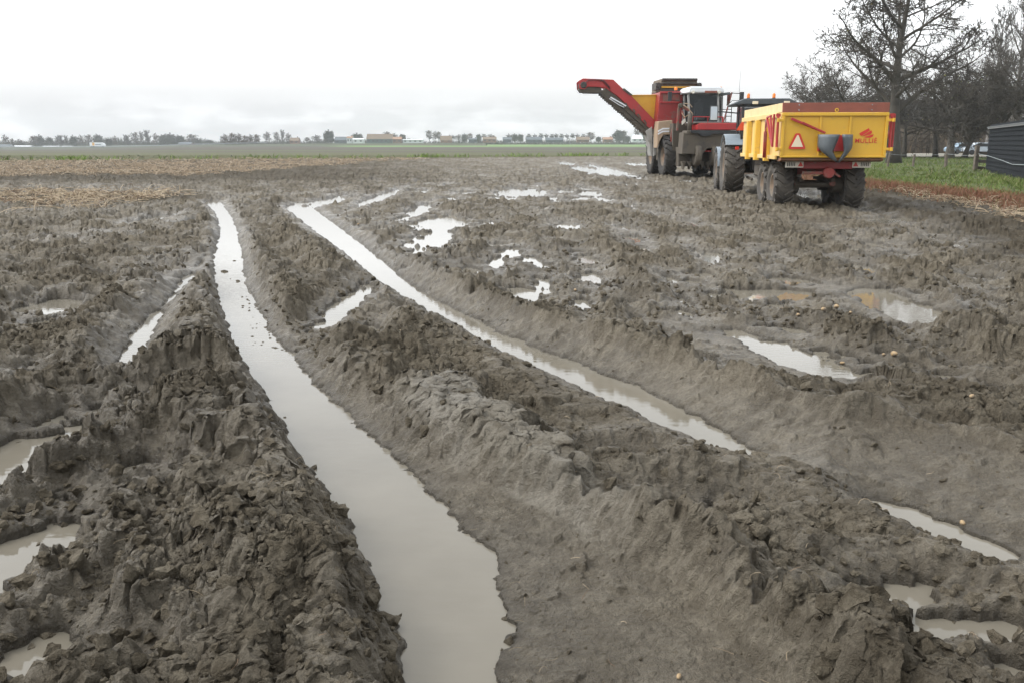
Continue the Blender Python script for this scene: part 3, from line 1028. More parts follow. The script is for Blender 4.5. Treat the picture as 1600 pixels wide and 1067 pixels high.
for s in (-1, 1):
    for yp in (1.35, 2.72, 4.0):
        m = MB()
        a = s * (W + .003)
        b_ = s * (W + .13)
        q = [(a, yp - .14), (b_, yp - .10), (b_, yp + .10), (a, yp + .14)]
        m.prism(q, 'z', 1.16, 2.215)
        m.build('side_rib', yellow, TR, bevel=0.01)
m = MB()                                                     # extension boards
for s in (-1, 1):
    m.box(min(s * W, s * (W - .06)), max(s * W, s * (W - .06)), 0.05, 5.3, 2.345, 2.56)
m.box(-W + .06, W - .06, 5.23, 5.3, 2.345, 2.56)
m.build('side_board', cream, TR, bevel=0.006)
m = MB()
m.box(-W, W, -0.02, 0.045, 2.335, 2.56)
bo = m.build('rear_board', rust, TR, bevel=0.006)
m = MB()
for x in (-.87, .84):
    for z in (2.39, 2.51):
        m = MB()
        m.lathe([(0.014, 0), (0.014, -.012), (0.001, -.012)], (x, -0.021, z), 'y', 10)
        m.build('bolt', mirror_m, bo)

m = MB()                                                     # tailgate with its frame
m.box(-W + .03, W - .03, 0.0, 0.05, 1.29, 2.31)
tg = m.build('tailgate', yellow, TR)
m = MB()
m.box(-W, W, -0.055, -0.001, 2.25, 2.33)
m.box(-W, W, -0.055, -0.001, 1.27, 1.315)
for x in (-W, W - .07):
    m.box(x, x + .07, -0.054, -0.001, 1.3155, 2.2495)
for x in (-.36, .34):
    m.box(x, x + .055, -0.035, -0.001, 1.3155, 2.2495)
m.build('tailgate_frame', yellow, tg, bevel=0.012)
m = MB()
for z in (1.44, 2.12):
    for s in (-1, 1):
        m = MB()
        m.box(min(s * (W - .03), s * (W + .13)), max(s * (W - .03), s * (W + .13)), -0.075, -0.056, z, z + .065)
        m.tube([(s * (W + .10), -.10, z - .01), (s * (W + .10), -.10, z + .075)], .035, 10)
        m.build('hinge_lug', yellow, tg, bevel=0.006)
m = MB()
m.tube([(0.02 + .035 * math.cos(a), -.03, 2.385 + .035 * math.sin(a)) for a in np.linspace(0, 2 * math.pi, 15)], .013, 6, caps=False)
m.build('lifting_eye', yellow, tg)
m = MB()
m.beam((-1.05, -.075, 2.19), (-.42, -.13, 1.93), .05, .06)
m.beam((-.80, -.12, 2.10), (-.24, -.15, 1.85), .06, .05)
m.build('tailgate_lever', red_clean, TR, bevel=0.008)
for s in (-1, 1):
    m = MB()
    m.tube([(s * (W + .085), .02, 1.42), (s * (W + .085), .02, 2.28)], .032, 10)
    m.box(s * (W + .085) - .05, s * (W + .085) + .05, 0.0, 0.05, 2.24, 2.31)
    m.build('hinge_rod', red_clean, TR)
for s in (-1, 1):                                            # lattice arms and ram at the rear of the side
    x = s * (W + .17)
    m = MB()
    m.beam((x, 0.12, 1.55), (x, 0.95, 2.22), .05, .06)
    m.beam((x, 0.14, 1.60), (x, 0.52, 2.26), .045, .05)
    m.beam((x, 0.98, 2.24), (x, 0.46, 2.27), .04, .04)
    m.beam((x, 0.10, 1.52), (x, 0.10, 2.30), .045, .05)
    m.build('tailgate_arm', red_clean, TR, bevel=0.006)
    m = MB()
    m.tube([(x, 1.02, 1.25), (x, 1.06, 1.9)], .045, 10)
    m.tube([(x, 1.06, 1.9), (x, 1.07, 2.20)], .025, 8)
    m.tube([(x - .03 * s, 1.05, 2.06), (x + .05 * s, .95, 1.85), (x + .04 * s, .9, 1.5), (x, .98, 1.3)], .013, 6)
    m.build('hydraulic_ram', red, TR, smooth=True)
# warning triangle: white centre, red rim
def tri(r, cx, cz, rot=0):
    return [(cx + r * math.sin(a + rot), cz + r * math.cos(a + rot)) for a in (0, 2 * math.pi / 3, -2 * math.pi / 3)]
m = MB()
m.prism([(-1.06, 1.50), (-1.045, 1.475), (-.675, 1.475), (-.66, 1.50), (-.80, 1.83), (-.825, 1.845), (-.895, 1.845), (-.92, 1.83)], 'y', -.045, -.03)
wt = m.build('warning_triangle', sign_red, TR)
m = MB()
m.prism([(-1.0, 1.525), (-.72, 1.525), (-.845, 1.80), (-.875, 1.80)], 'y', -.052, -.0455)
m.build('reflector', cream_sign, wt)
# lettering and emblem on the tailgate
me = text_mesh('MULLIÉ', 0.148, 0.004)
me.materials.append(sign_red)
lo = bpy.data.objects.new('lettering', me)
COL.objects.link(lo)
lo.parent = tg
lo.location = (.765, -.006, 1.665)
lo.rotation_euler = (R(90), 0, 0)
m = MB()
def emb(pts):
    m.prism([(.765 + (x - 1270) / 322.0, 1.665 + (445 - z) / 332.0) for x, z in pts], 'y', -.010, -.001)
emb([(1215, 385), (1285, 345), (1292, 365), (1236, 405), (1224, 402)])
emb([(1236, 410), (1305, 362), (1312, 378), (1300, 394), (1262, 405)])
emb([(1252, 415), (1300, 400), (1325, 392), (1318, 412), (1300, 420), (1265, 419)])
m.build('emblem', sign_red, tg)
# grey rubber chute on the tailgate
def sheet(pts, name, mt, parent, th=0.02):
    """pts: grid rows x cols of points, given thickness"""
    rows, cols = len(pts), len(pts[0])
    mm = MB()
    vs = [p for r in pts for p in r]
    fs = [(r * cols + c, r * cols + c + 1, (r + 1) * cols + c + 1, (r + 1) * cols + c) for r in range(rows - 1) for c in range(cols - 1)]
    mm.add(vs, fs)
    o = mm.build(name, mt, parent, smooth=True)
    so = o.modifiers.new('thickness', 'SOLIDIFY')
    so.thickness = th
    so.offset = 0
    return o
m = MB()
m.prism([(-.385, 1.42), (-.385, 1.80), (.36, 1.80), (.36, 1.42)], 'y', -.10, -.06)
m.box(-.385, -.35, -.16, -.10, 1.42, 1.79)
m.box(.325, .36, -.16, -.10, 1.42, 1.79)
ch = m.build('chute', red_clean, TR, bevel=0.006)
Lf, Rf = [], []
for k in range(9):
    f = k / 8
    z = 1.815 - f * .65
    out_x, out_y = -.395 + .46 * max(0, (f - .45) / .55) ** 1.2, -.11 - .04 * f
    in_x, in_y = (.05 - .13 * f / .62 if f < .62 else -.08 + .14 * (f - .62) / .38), -.42 + .08 * f
    Lf.append([(out_x, out_y, z), (out_x * .93 + in_x * .07 - .02, out_y - .13, z), (out_x * .6 + in_x * .4, out_y * .3 + in_y * .7 - .02, z), (in_x * .8 + out_x * .2, in_y + .0, z), (in_x, in_y + .06, z)])
    out_x = .375 - .29 * max(0, (f - .45) / .55) ** 1.2
    in_x = (.10 + .09 * f / .62 if f < .62 else .19 - .12 * (f - .62) / .38)
    Rf.append([(out_x, out_y, z), (out_x * .93 + in_x * .07 + .02, out_y - .13, z), (out_x * .6 + in_x * .4, out_y * .3 + in_y * .7 - .02, z), (in_x * .8 + out_x * .2, in_y + .0, z), (in_x, in_y + .06, z)])
sheet(Lf, 'rubber_flap', rubber_grey, ch)
sheet(Rf, 'rubber_flap', rubber_grey, ch)
# sill, chassis, lights
m = MB()
m.prism([(.0, 1.255), (.0, 1.20), (.18, 1.17), (.5, 1.17), (.5, 1.255)], 'x', -W + .03, W - .03)
m.build('rear_sill', rusty, TR, bevel=0.01)
m = MB()
for x in (-.45, .35):
    m.box(x, x + .10, .52, 5.2, .98, 1.165)
m.box(-.62, .62, .40, .51, .99, 1.17)
m.box(-.35, .35, 2.0, 2.2, .8, .978)
m.beam((0, 5.2, 1.02), (0, 7.0, .62), .16, .16)
m.build('chassis', red, TR, bevel=0.012)
m = MB()
m.box(-.60, .20, .30, .395, .86, .93)
m.lathe([(.001, -.03), (.12, -.03), (.145, .02), (.13, .10), (.001, .10)], (.02, .24, .90), 'y', 20)
m.beam((.18, .3, .88), (.30, .28, .80), .05, .05)
m.build('tow_hitch', red_mud, TR, bevel=0.01)
for x in (-1.02, .60):
    m = MB()
    m.box(x, x + .44, .36, .385, 1.02, 1.185)
    lb = m.build('light_board', white, TR, bevel=0.006)
    side = x < 0
    m = MB()
    q = [(0.30, .03), (.43, .03), (.365, .145)] if side else [(0.01, .03), (.14, .03), (.075, .145)]
    m.prism([(x + a, 1.02 + b) for a, b in q], 'y', .348, .3595)
    m.build('reflector', sign_red, lb)
    m = MB()
    for k in range(5):
        xx = x + (.045 if side else .20) + k * .042
        m.box(xx, xx + .018, .350, .3595, 1.055, 1.15)
    m.build('lamp_bar', black, lb)
# axles and wheels
m = MB()
for y in (1.5, 2.82):
    m.tube([(-.8, y, .55), (.8, y, .55)], .075, 10)
    m.lathe([(.001, -.12), (.2, -.12), (.2, .12), (.001, .12)], (-.55, y, .55), 'x', 16)
    m.lathe([(.001, -.12), (.2, -.12), (.2, .12), (.001, .12)], (.55, y, .55), 'x', 16)
for x in (-.42, .38):
    m.box(x - .04, x + .06, 1.2, 3.1, .64, .72)
    m.box(x - .05, x + .07, 2.0, 2.3, .72, .978)
m.build('axle', mudsteel, TR)
for x in (-.62, .40):
    m = MB()
    m.lathe([(.001, -.02), (.075, -.02), (.075, .08), (.001, .08)], (x, 1.28, .60), 'y', 14)
    m.build('brake_cylinder', red_mud, TR)
m = MB()
m.box(-.55, -.43, 5.0, 5.12, .05, 1.1)
m.box(-.62, -.36, 4.93, 5.19, -.03, .05)
m.build('support_leg', dark, TR)
m = MB()
m.box(-.9, .9, 3.6, 5.1, 1.0, 1.24)
m.box(-1.0, -.6, 3.7, 4.6, .7, 1.0)
m.build('under_frame', mudsteel, TR, bevel=0.02)
for y in (1.5, 2.82):
    for s in (-1, 1):
        wheel(TR, (s * .88, y, .535), .575, .50, .29, tyre_m, 18, side=s)

# ------------------------------------------------------------------ tractor in front of it
TC = empty('tractor', (8.22, 30.3, 0.03), R(-7))
tag(TC, 'blue-grey farm tractor with two amber beacons standing ahead of the yellow trailer', 'tractor')
for s in (-1, 1):
    wheel(TC, (s * .90, 0, .88), .90, .64, .46, tyre_m, 22, side=s)
    wheel(TC, (s * .92, 2.75, .68), .70, .50, .35, tyre_m, 20, side=s)
m = MB()
m.prism([(-.6, .75), (3.2, .75), (3.35, 1.1), (-.6, 1.2)], 'x', -.32, .32)
m.tube([(-.75, 0, .88), (.75, 0, .88)], .16, 12)
m.tube([(-.8, 2.75, .68), (.8, 2.75, .68)], .11, 12)
m.box(-.25, .25, -1.0, -.6, .6, 1.2)
m.build('chassis', dark, TC, bevel=0.02)
m = MB()
m.prism([(1.15, 1.15), (3.55, 1.0), (3.6, 1.45), (3.3, 1.72), (1.15, 1.9)], 'x', -.42, .42)
m.build('bonnet', blue_grey, TC, bevel=0.05)
def arc_fender(cy, cz, r0, a0, a1, x0, x1, name, th=.035, n=14):
    mm = MB()
    out = [(cy + r0 * math.sin(a), cz + r0 * math.cos(a)) for a in np.linspace(a0, a1, n)]
    inn = [(cy + (r0 - th) * math.sin(a), cz + (r0 - th) * math.cos(a)) for a in np.linspace(a1, a0, n)]
    mm.prism(out + inn, 'x', x0, x1)
    return mm.build(name, blue_grey, TC, bevel=0.01)
for s in (-1, 1):
    a, b_ = sorted((s * .55, s * 1.22))
    arc_fender(0, .88, 1.04, R(-48), R(55), a, b_, 'rear_mudguard')
    a, b_ = sorted((s * .70, s * 1.17))
    arc_fender(2.75, .68, .82, R(-80), R(40), a, b_, 'front_mudguard')
m = MB()                                                     # cab posts
for (x, y) in ((-.72, -.55), (.72, -.55), (-.74, .35), (.74, .35), (-.68, 1.12), (.68, 1.12)):
    m.beam((x, y, 1.25), (x * .97, y * .96, 2.84), .06, .07)
m.box(-.75, .75, -.58, 1.15, 1.1, 1.3)
m.build('cab_frame', black, TC, bevel=0.01)
m = MB()
m.box(-.69, .69, -.545, -.535, 1.35, 2.80)
m.box(-.655, .655, 1.10, 1.11, 1.35, 2.80)
for s in (-1, 1):
    m.box(s * .725 - .005, s * .725 + .005, -.5, .3, 1.4, 2.8)
    m.box(s * .70 - .005, s * .70 + .005, .4, 1.08, 1.4, 2.8)
m.build('cab_glass', glass_m, TC)
m = MB()
m.box(-.22, .22, -.15, .35, 1.3, 1.75)
m.box(-.22, .22, -.25, -.13, 1.75, 2.3)
m.build('seat', black, TC, bevel=0.03)
m = MB()
m.prism([(-.98, 2.83), (-1.02, 2.88), (-.70, 3.02), (.70, 3.02), (1.02, 2.88), (.98, 2.83)], 'y', -.75, 1.32)
m.build('roof', roof_grey, TC, bevel=0.03)
for x in (-.55, .25):
    m = MB()
    m.lathe([(.055, 0), (.055, .03), (.035, .03)], (x, -.5, 3.02), 'z', 14)
    bc = m.build('beacon', black, TC)
    m = MB()
    m.lathe([(.05, .03), (.052, .12), (.035, .165), (.001, .175)], (x, -.5, 3.02), 'z', 14)
    m.build('lens', amber, bc, smooth=True)
m = MB()
m.tube([(-.80, -.2, 3.0), (-.81, -.2, 3.5), (-.80, -.22, 4.0)], [.006, .005, .003], 5)
m.build('aerial', black, TC)
for x in (-.36, .62):
    m = MB()
    m.box(x - .09, x + .09, -.80, -.755, 2.84, 2.93)
    m.build('work_lamp', cream_sign, TC, bevel=0.01)
m = MB()
m.prism([(-.90, 2.03), (-.46, 2.03), (-.68, 2.42)], 'y', -.72, -.70)
m.build('slow_vehicle_triangle', orange_red, TC)
m = MB()
m.box(-.79, -.70, -.70, -.64, 1.90, 2.03)
m.beam((-.68, -.69, 1.8), (-.68, -.69, 2.3), .03, .02)
m.build('triangle_bracket', dark, TC)
for s in (-1, 1):
    m = MB()
    m.tube([(s * .70, 1.0, 2.62), (s * 1.2, .85, 2.66), (s * 1.55, .75, 2.66)], .022, 8)
    m.box(s * 1.50 - .13, s * 1.50 + .13, .72, .80, 2.36, 2.86)
    mr = m.build('mirror', black, TC, bevel=0.015)
    m = MB()
    m.box(s * 1.50 - .11, s * 1.50 + .11, .710, .719, 2.39, 2.83)
    m.build('mirror_glass', mirror_m, mr)
for s in (-1, 1):
    m = MB()
    m.box(s * .88 - .06, s * .88 + .06, -1.02, -.96, 1.42, 1.52)
    m.build('tail_lamp', sign_red, TC, bevel=0.01)
m = MB()
m.tube([(.52, 1.25, 1.8), (.52, 1.25, 2.9), (.55, 1.35, 2.98)], .05, 10)
m.build('exhaust_pipe', dark, TC)
m = MB()
m.beam((-.45, -.5, .55), (-.40, -1.3, .5), .06, .08)
m.beam((.45, -.5, .55), (.40, -1.3, .5), .06, .08)
m.box(-.2, .2, -1.5, -.9, .5, .62)
m.build('linkage', mudsteel, TC)

# ------------------------------------------------------------------ potato harvester facing the camera
HV = empty('potato_harvester', (9.07, 44.0, 0.10), R(3))
tag(HV, 'red self-propelled potato harvester with white-roofed cab and long unloading elevator stretched to the left', 'harvester')


def hx(zx):
    return (zx - 1088) / 172.8


def hz(zy):
    return 5.36 - zy / 172.8


def hpoly(pts):
    return [(hx(a), hz(b)) for a, b in pts]


m = MB()                                                     # bunker body
m.prism(hpoly([(775, 240), (1180, 240), (1180, 500), (755, 500), (765, 350)]), 'y', 1.2, 6.5)
m.build('body', red, HV, bevel=0.03)
m = MB()
m.box(hx(772), hx(1185), 1.08, 1.19, hz(252), hz(236))
m.box(hx(775), hx(940), 1.13, 1.19, hz(330), hz(318))
m.build('body_rim', red_clean, HV, bevel=0.01)
m = MB()
m.box(hx(800), hx(865), 1.165, 1.198, hz(320), hz(258))
m.box(hx(880), hx(940), 1.165, 1.198, hz(320), hz(258))
m.build('body_panel', red_mud, HV)
m = MB()                                                     # fender with white bands
m.prism(hpoly([(752, 480), (870, 470), (872, 590), (800, 590), (778, 625), (748, 700), (745, 590)]), 'y', .75, 1.6)
fe = m.build('mudguard', tan_panel, HV, bevel=0.03)
m = MB()
for o in (0, 22):
    m.prism(hpoly([(750, 556 + o), (790, 535 + o), (846, 534 + o), (846, 546 + o), (792, 548 + o), (752, 570 + o)]), 'y', .735, .749)
m.build('stripe', white_roof, fe)
m = MB()
m.prism(hpoly([(680, 560), (735, 520), (745, 770), (735, 765), (712, 640)]), 'y', 1.7, 2.6)
m.prism(hpoly([(745, 610), (785, 600), (770, 760), (748, 770)]), 'y', 1.61, 1.69)
m.build('side_panel', grey_panel, HV, bevel=0.02)
m = MB()
m.tube([(hx(684), 1.8, hz(680)), (hx(696), 1.75, hz(690)), (hx(696), 1.75, hz(745))], .02, 6)
m.build('drop_leg', black, HV)
# bunker side sheet in ochre, between the body and the elevator
m = MB()
m.prism(hpoly([(520, 280), (560, 262), (772, 260), (760, 480), (740, 470)]), 'y', 2.05, 2.2)
m.prism(hpoly([(555, 256), (775, 254), (775, 262), (556, 264)]), 'y', 2.0, 2.25)
m.build('bunker_side', yell_harv, HV, bevel=0.01)
# the elevator: two side plates and a belt of cleats between them
EL = [(100, 150), (132, 126), (392, 135), (478, 212), (540, 258), (756, 468), (748, 545), (700, 525), (480, 310), (420, 260), (330, 200), (180, 190), (150, 215), (104, 212)]
for y in (1.75, 2.72):
    m = MB()
    m.prism(hpoly(EL), 'y', y, y + .05)
    m.build('elevator_plate', red if y > 2 else red_clean, HV, bevel=0.01)
m = MB()
m.prism(hpoly([(330, 205), (300, 235), (475, 365), (655, 515), (720, 575), (735, 545), (480, 318), (420, 265)]), 'y', 1.82, 2.70)
m.prism(hpoly([(120, 195), (285, 195), (300, 225), (290, 240), (125, 238), (108, 215)]), 'y', 1.82, 2.70)
rng = random.Random(5)
for k in range(26):
    f = k / 25
    a = (300 + f * 410, 232 + f * 345)
    m.box(hx(a[0]) - .05, hx(a[0]) + .06, 1.84, 2.68, hz(a[1]) - .14 - rng.random() * .05, hz(a[1]) + .05)
m.build('elevator_belt', mudsteel, HV)
m = MB()
m.lathe([(.001, -.03), (.13, -.03), (.16, 0), (.16, .9), (.001, .9)], (hx(140), 1.74, hz(180)), 'y', 18)
m.build('end_roller', dark, HV)
m = MB()
m.tube([(hx(102), 1.74, hz(205)), (hx(108), 1.7, hz(238)), (hx(140), 1.7, hz(252)), (hx(275), 1.7, hz(250))], .014, 6)
m.tube([(hx(275), 1.72, hz(150)), (hx(310), 1.7, hz(142)), (hx(365), 1.7, hz(200))], .016, 6)
m.tube([(hx(140), 1.72, hz(176)), (hx(180), 1.7, hz(140)), (hx(290), 1.7, hz(138)), (hx(365), 1.70, hz(212))], .02, 6)
m.build('hose', black, HV)
m = MB()
m.tube([(hx(370), 1.72, hz(280)), (hx(505), 1.72, hz(352))], .035, 8)
m.tube([(hx(360), 1.72, hz(290)), (hx(450), 1.72, hz(345)), (hx(490), 1.72, hz(362))], .02, 6)
m.build('elevator_ram', white_roof, HV)
for (a, b, c, d) in ((490, 330, 530, 370), (560, 380, 590, 408), (600, 420, 640, 455), (655, 470, 690, 505)):
    m = MB()
    m.prism(hpoly([(a, b), (a + 16, b - 8), (c, d - 8), (c - 8, d + 6)]), 'y', 1.735, 1.749)
    m.build('elevator_slot', mudsteel, HV)
m = MB()
m.prism(hpoly([(470, 215), (485, 205), (552, 254), (560, 262), (536, 264)]), 'y', 1.70, 2.8)
m.build('elevator_flap', dark, HV)
# roller head on top
m = MB()
m.prism(hpoly([(820, 135), (822, 120), (1128, 120), (1130, 135), (1125, 232), (805, 232)]), 'y', 2.2, 4.2)
tp = m.build('top_conveyor', brown_m, HV, bevel=0.03)
m = MB()
m.tube([(hx(826), 2.12, hz(128)), (hx(1126), 2.12, hz(128))], .06, 10)
m.tube([(hx(826), 2.16, hz(160)), (hx(1126), 2.16, hz(160))], .05, 10)
m.box(hx(815), hx(1130), 2.10, 2.19, hz(225), hz(205))
m.build('roller', dark, tp)
m = MB()
m.box(hx(820), hx(1125), 2.12, 2.19, hz(196), hz(186))
m.build('yellow_bar', yell_harv, tp)
for a in (795, 1148):
    m = MB()
    m.box(hx(a) - .12, hx(a) + .10, 2.2, 3.2, hz(210), hz(155))
    m.lathe([(.001, -.05), (.11, -.05), (.11, .05), (.001, .05)], (hx(a), 2.15, hz(172)), 'y', 14)
    m.tube([(hx(a), 2.12, hz(170)), (hx(a) + (.12 if a > 900 else -.14), 2.1, hz(185)), (hx(a) + (.02 if a > 900 else -.10), 2.1, hz(225)), (hx(a), 2.1, hz(255))], .02, 6)
    m.build('drive_motor', dark, tp)
# cab
m = MB()
cabp = [(950, 262), (970, 500), (1215, 500), (1200, 262)]
for a, b in ((952, 968), (1196, 1208)):
    m.beam((hx(a), -.25, hz(265)), (hx(b), -.35, hz(500)), .09, .09)
for a, b in ((1296, 1300), (975, 975)):
    m.beam((hx(a), 1.05, hz(265)), (hx(b), 1.05, hz(500)), .09, .09)
m.box(hx(968), hx(1300), -.36, 1.05, hz(510), hz(488))
m.build('cab_frame', surf('grey_cab_post', (0.36, 0.36, 0.35), rough=0.5), HV, bevel=0.01)
m = MB()
m.prism([(hx(962), hz(268)), (hx(1193), hz(268)), (hx(1204), hz(448)), (hx(976), hz(448))], 'y', -.30, -.285)
m.add([(hx(1204), -.27, hz(268)), (hx(1212), -.30, hz(448)), (hx(1298), .98, hz(448)), (hx(1294), .98, hz(268))], [(0, 1, 2, 3)])
m.build('windscreen', glass_m, HV)
m = MB()
m.box(hx(962), hx(1298), 1.06, 1.10, hz(490), hz(262))
m.build('cab_back', black, HV)
m = MB()
m.prism(hpoly([(942, 262), (945, 225), (965, 212), (1205, 212), (1232, 232), (1236, 262)]), 'y', -.55, 1.3)
m.build('cab_roof', white_roof, HV, bevel=0.06)
m = MB()
m.box(hx(1075), hx(1175), -.575, -.552, hz(262), hz(246))
m.build('sign_strip', rust, HV)
m = MB()
m.prism(hpoly([(1210, 262), (1300, 252), (1300, 272), (1205, 275)]), 'y', -.2, 1.2)
m.build('side_roof', rubber_grey, HV)
m = MB()
m.box(hx(1050), hx(1120), .25, .7, hz(470), hz(420))
m.box(hx(1050), hx(1118), .62, .78, hz(430), hz(330))
m.box(hx(1062), hx(1105), .60, .80, hz(328), hz(300))
m.build('seat', rubber_grey, HV, bevel=0.03)
m = MB()
m.tube([(hx(1030), .0, hz(480)), (hx(1035), .12, hz(410))], .03, 8)
m.tube([(hx(1035) + .2 * math.cos(a), .12 + .05 * math.sin(a), hz(405) + .18 * math.sin(a)) for a in np.linspace(0, 2 * math.pi, 17)], .018, 6, caps=False)
m.build('steering_wheel', black, HV)
for x in (978, 1190):
    m = MB()
    m.lathe([(.001, -.03), (.07, -.03), (.075, .04), (.001, .04)], (hx(x), -.60, hz(256)), 'y', 12)
    m.build('work_lamp', white, HV)
for a, y in ((915, 1.4), (1273, .9)):
    m = MB()
    m.lathe([(.07, -.35 if a > 1000 else -.12), (.07, 0), (.05, 0)], (hx(a), y, hz(224)), 'z', 12)
    bc = m.build('beacon', dark, HV)
    m = MB()
    m.lathe([(.075, 0), (.075, .11), (.05, .15), (.001, .16)], (hx(a), y, hz(224)), 'z', 12)
    m.build('lens', amber, bc, smooth=True)
for a, s in ((792, 1), (1382, -1)):
    m = MB()
    m.box(hx(a) - .09, hx(a) + .09, -.55, -.46, hz(325), hz(254))
    end = 948 if s > 0 else 1296
    m.tube([(hx(a), -.5, hz(268)), (hx(a) + s * .5, -.5, hz(262)), (hx(end), -.3, hz(272))], .02, 6)
    m.tube([(hx(a), -.5, hz(318)), (hx(a) + s * .45, -.5, hz(322)), (hx(end), -.3, hz(340))], .016, 6)
    m.build('mirror', black, HV, bevel=0.02)
# front platform and intake
m = MB()
m.tube([(hx(985), -.55, hz(450)), (hx(1235), -.55, hz(452))], .025, 8)
m.tube([(hx(985), -.55, hz(500)), (hx(985), -.55, hz(450))], .025, 8)
m.tube([(hx(1232), -.55, hz(500)), (hx(1232), -.55, hz(450))], .04, 8)
m.tube([(hx(1110), -.55, hz(500)), (hx(1110), -.55, hz(450))], .02, 8)
m.build('front_rail', red_clean, HV)
m = MB()
m.prism(hpoly([(980, 515), (1010, 502), (1340, 502), (1352, 515), (1350, 556), (985, 556)]), 'y', -1.5, -.4)
m.build('front_beam', red_clean, HV, bevel=0.03)
m = MB()
m.box(hx(970), hx(1345), -1.45, -.4, hz(503), hz(497))
m.build('walkway', brown_m, HV)
m = MB()
m.prism(hpoly([(930, 556), (1352, 560), (1345, 582), (1310, 584), (1280, 606), (1230, 606), (1205, 586), (1110, 584), (1085, 604), (1020, 604), (995, 582), (935, 580)]), 'y', -1.52, -1.42)
m.build('rubber_skirt', black, HV, bevel=0.01)
m = MB()
m.prism(hpoly([(880, 575), (1345, 575), (1335, 740), (1200, 745), (1160, 700), (1080, 700), (1040, 745), (872, 745)]), 'y', -1.38, -.5)
m.prism(hpoly([(905, 560), (955, 560), (950, 590), (900, 590)]), 'y', -1.42, -.5)
m.build('intake_housing', mudsteel, HV, bevel=0.03)
m = MB()
m.tube([(hx(900), -1.2, hz(722)), (hx(1215), -1.2, hz(722))], .035, 8)
m.build('intake_bar', red_clean, HV)
for a in (1005, 1140, 1265):
    m = MB()
    m.lathe([(.001, -.14), (.46, -.14), (.5, -.08), (.5, .08), (.46, .14), (.001, .14)], (hx(a), -1.15, hz(752)), 'x', 26)
    m.build('depth_wheel', mudsteel, HV)
m = MB()
m.prism(hpoly([(875, 690), (1335, 690), (1335, 845), (880, 845)]), 'y', -.6, .2)
for a in np.linspace(910, 1310, 9):
    m.prism(hpoly([(a - 18, 805), (a + 18, 805), (a, 870)]), 'y', -1.0, -.6)
m.build('digging_share', mudsteel, HV, bevel=0.02)
# pipes and arms left of the cab
m = MB()
m.beam((hx(880), -.3, hz(350)), (hx(870), -.3, hz(560)), .10, .12)
m.beam((hx(880), -.35, hz(355)), (hx(960), -.35, hz(400)), .12, .12)
m.beam((hx(900), -.4, hz(400)), (hx(935), -.5, hz(520)), .07, .08)
m.beam((hx(860), .4, hz(480)), (hx(850), .4, hz(640)), .07, .09)
m.build('lift_arm', red_mud, HV, bevel=0.015)
m = MB()
m.tube([(hx(948), -.9, hz(425)), (hx(945), -.95, hz(568))], .11, 12)
m.lathe([(.001, -.06), (.12, -.06), (.12, .06), (.001, .06)], (hx(885), -.5, hz(362)), 'y', 14)
m.build('hydraulic_motor', mudsteel, HV, smooth=True)
m = MB()
m.tube([(hx(900), -.6, hz(360)), (hx(935), -.7, hz(380)), (hx(975), -.75, hz(430)), (hx(960), -.8, hz(470))], .025, 6)
m.tube([(hx(890), -.6, hz(420)), (hx(915), -.7, hz(455)), (hx(930), -.8, hz(440)), (hx(945), -.8, hz(430))], .022, 6)
m.tube([(hx(905), -.6, hz(345)), (hx(950), -.7, hz(352)), (hx(970), -.7, hz(375))], .02, 6)
m.build('hose', tan_panel, HV)
m = MB()
m.prism(hpoly([(892, 488), (920, 462), (926, 486), (896, 516)]), 'y', -.62, -.58)
m.build('marker_plate', white, HV)
m = MB()
m.beam((hx(850), .3, hz(600)), (hx(845), .2, hz(800)), .08, .08)
m.beam((hx(862), .3, hz(620)), (hx(872), .2, hz(825)), .10, .05)
m.beam((hx(800), .3, hz(735)), (hx(850), .3, hz(640)), .05, .05)
m.build('step_ladder', red_mud, HV)
# right hand guard frame
m = MB()
m.beam((hx(1338), .2, hz(252)), (hx(1305), .2, hz(300)), .06, .08)
m.beam((hx(1334), .2, hz(258)), (hx(1245), -.4, hz(500)), .05, .06)
m.prism(hpoly([(1300, 270), (1340, 248), (1318, 330), (1300, 360)]), 'y', .25, .28)
m.build('guard_frame', red_mud, HV)
m = MB()
for a, b in ((1310, 420), (1355, 345)):
    m.tube([(hx(a), .5, hz(505)), (hx(a), .5, hz(b))], .02, 6)
m.tube([(hx(1270), .5, hz(385)), (hx(1355), .5, hz(385))], .018, 6)
m.tube([(hx(1310), .5, hz(348)), (hx(1355), .5, hz(348))], .018, 6)
m.tube([(hx(1310), .5, hz(440)), (hx(1355), .5, hz(440))], .018, 6)
m.build('handrail', dark, HV)
m = MB()
m.box(hx(850), hx(1330), 0, 5.8, hz(810), hz(500))
m.build('chassis', mudsteel, HV)
for (x, y, w_) in ((hx(845), .9, .6), (hx(1290), .9, .6), (hx(872), 4.6, .6), (hx(1300), 4.6, .65)):
    wheel(HV, (x, y, .90), .95, w_, .45, tyre_d, 20, side=-1 if x < 0 else 1)
# ------------------------------------------------------------------ the strip of grass on the right and the yard beyond
def ground_sheet(name, xs_of_y, ys, z, mt, n=24, zn=0.04, f=0.4):
    ys = np.array(ys)
    rows = []
    for y in ys:
        a, b = xs_of_y(y)
        x = np.linspace(a, b, n)
        rows.append(np.stack([x, np.full(n, y), np.full(n, z)], 1))
    V = np.array(rows).reshape(-1, 3)
    V[:, 2] += zn * pn(V[:, 0] * f, V[:, 1] * f, 33)
    V[:, 0] += np.tile(np.r_[1, np.zeros(n - 1)], len(ys)) * 0.5 * np.repeat(pn(ys * .6, ys * 0, 34), n)
    i = np.arange(len(V)).reshape(len(ys), n)
    Fq = np.stack([i[:-1, :-1].ravel(), i[:-1, 1:].ravel(), i[1:, 1:].ravel(), i[1:, :-1].ravel()], 1)
    return np_mesh(name, V, Fq, mt)


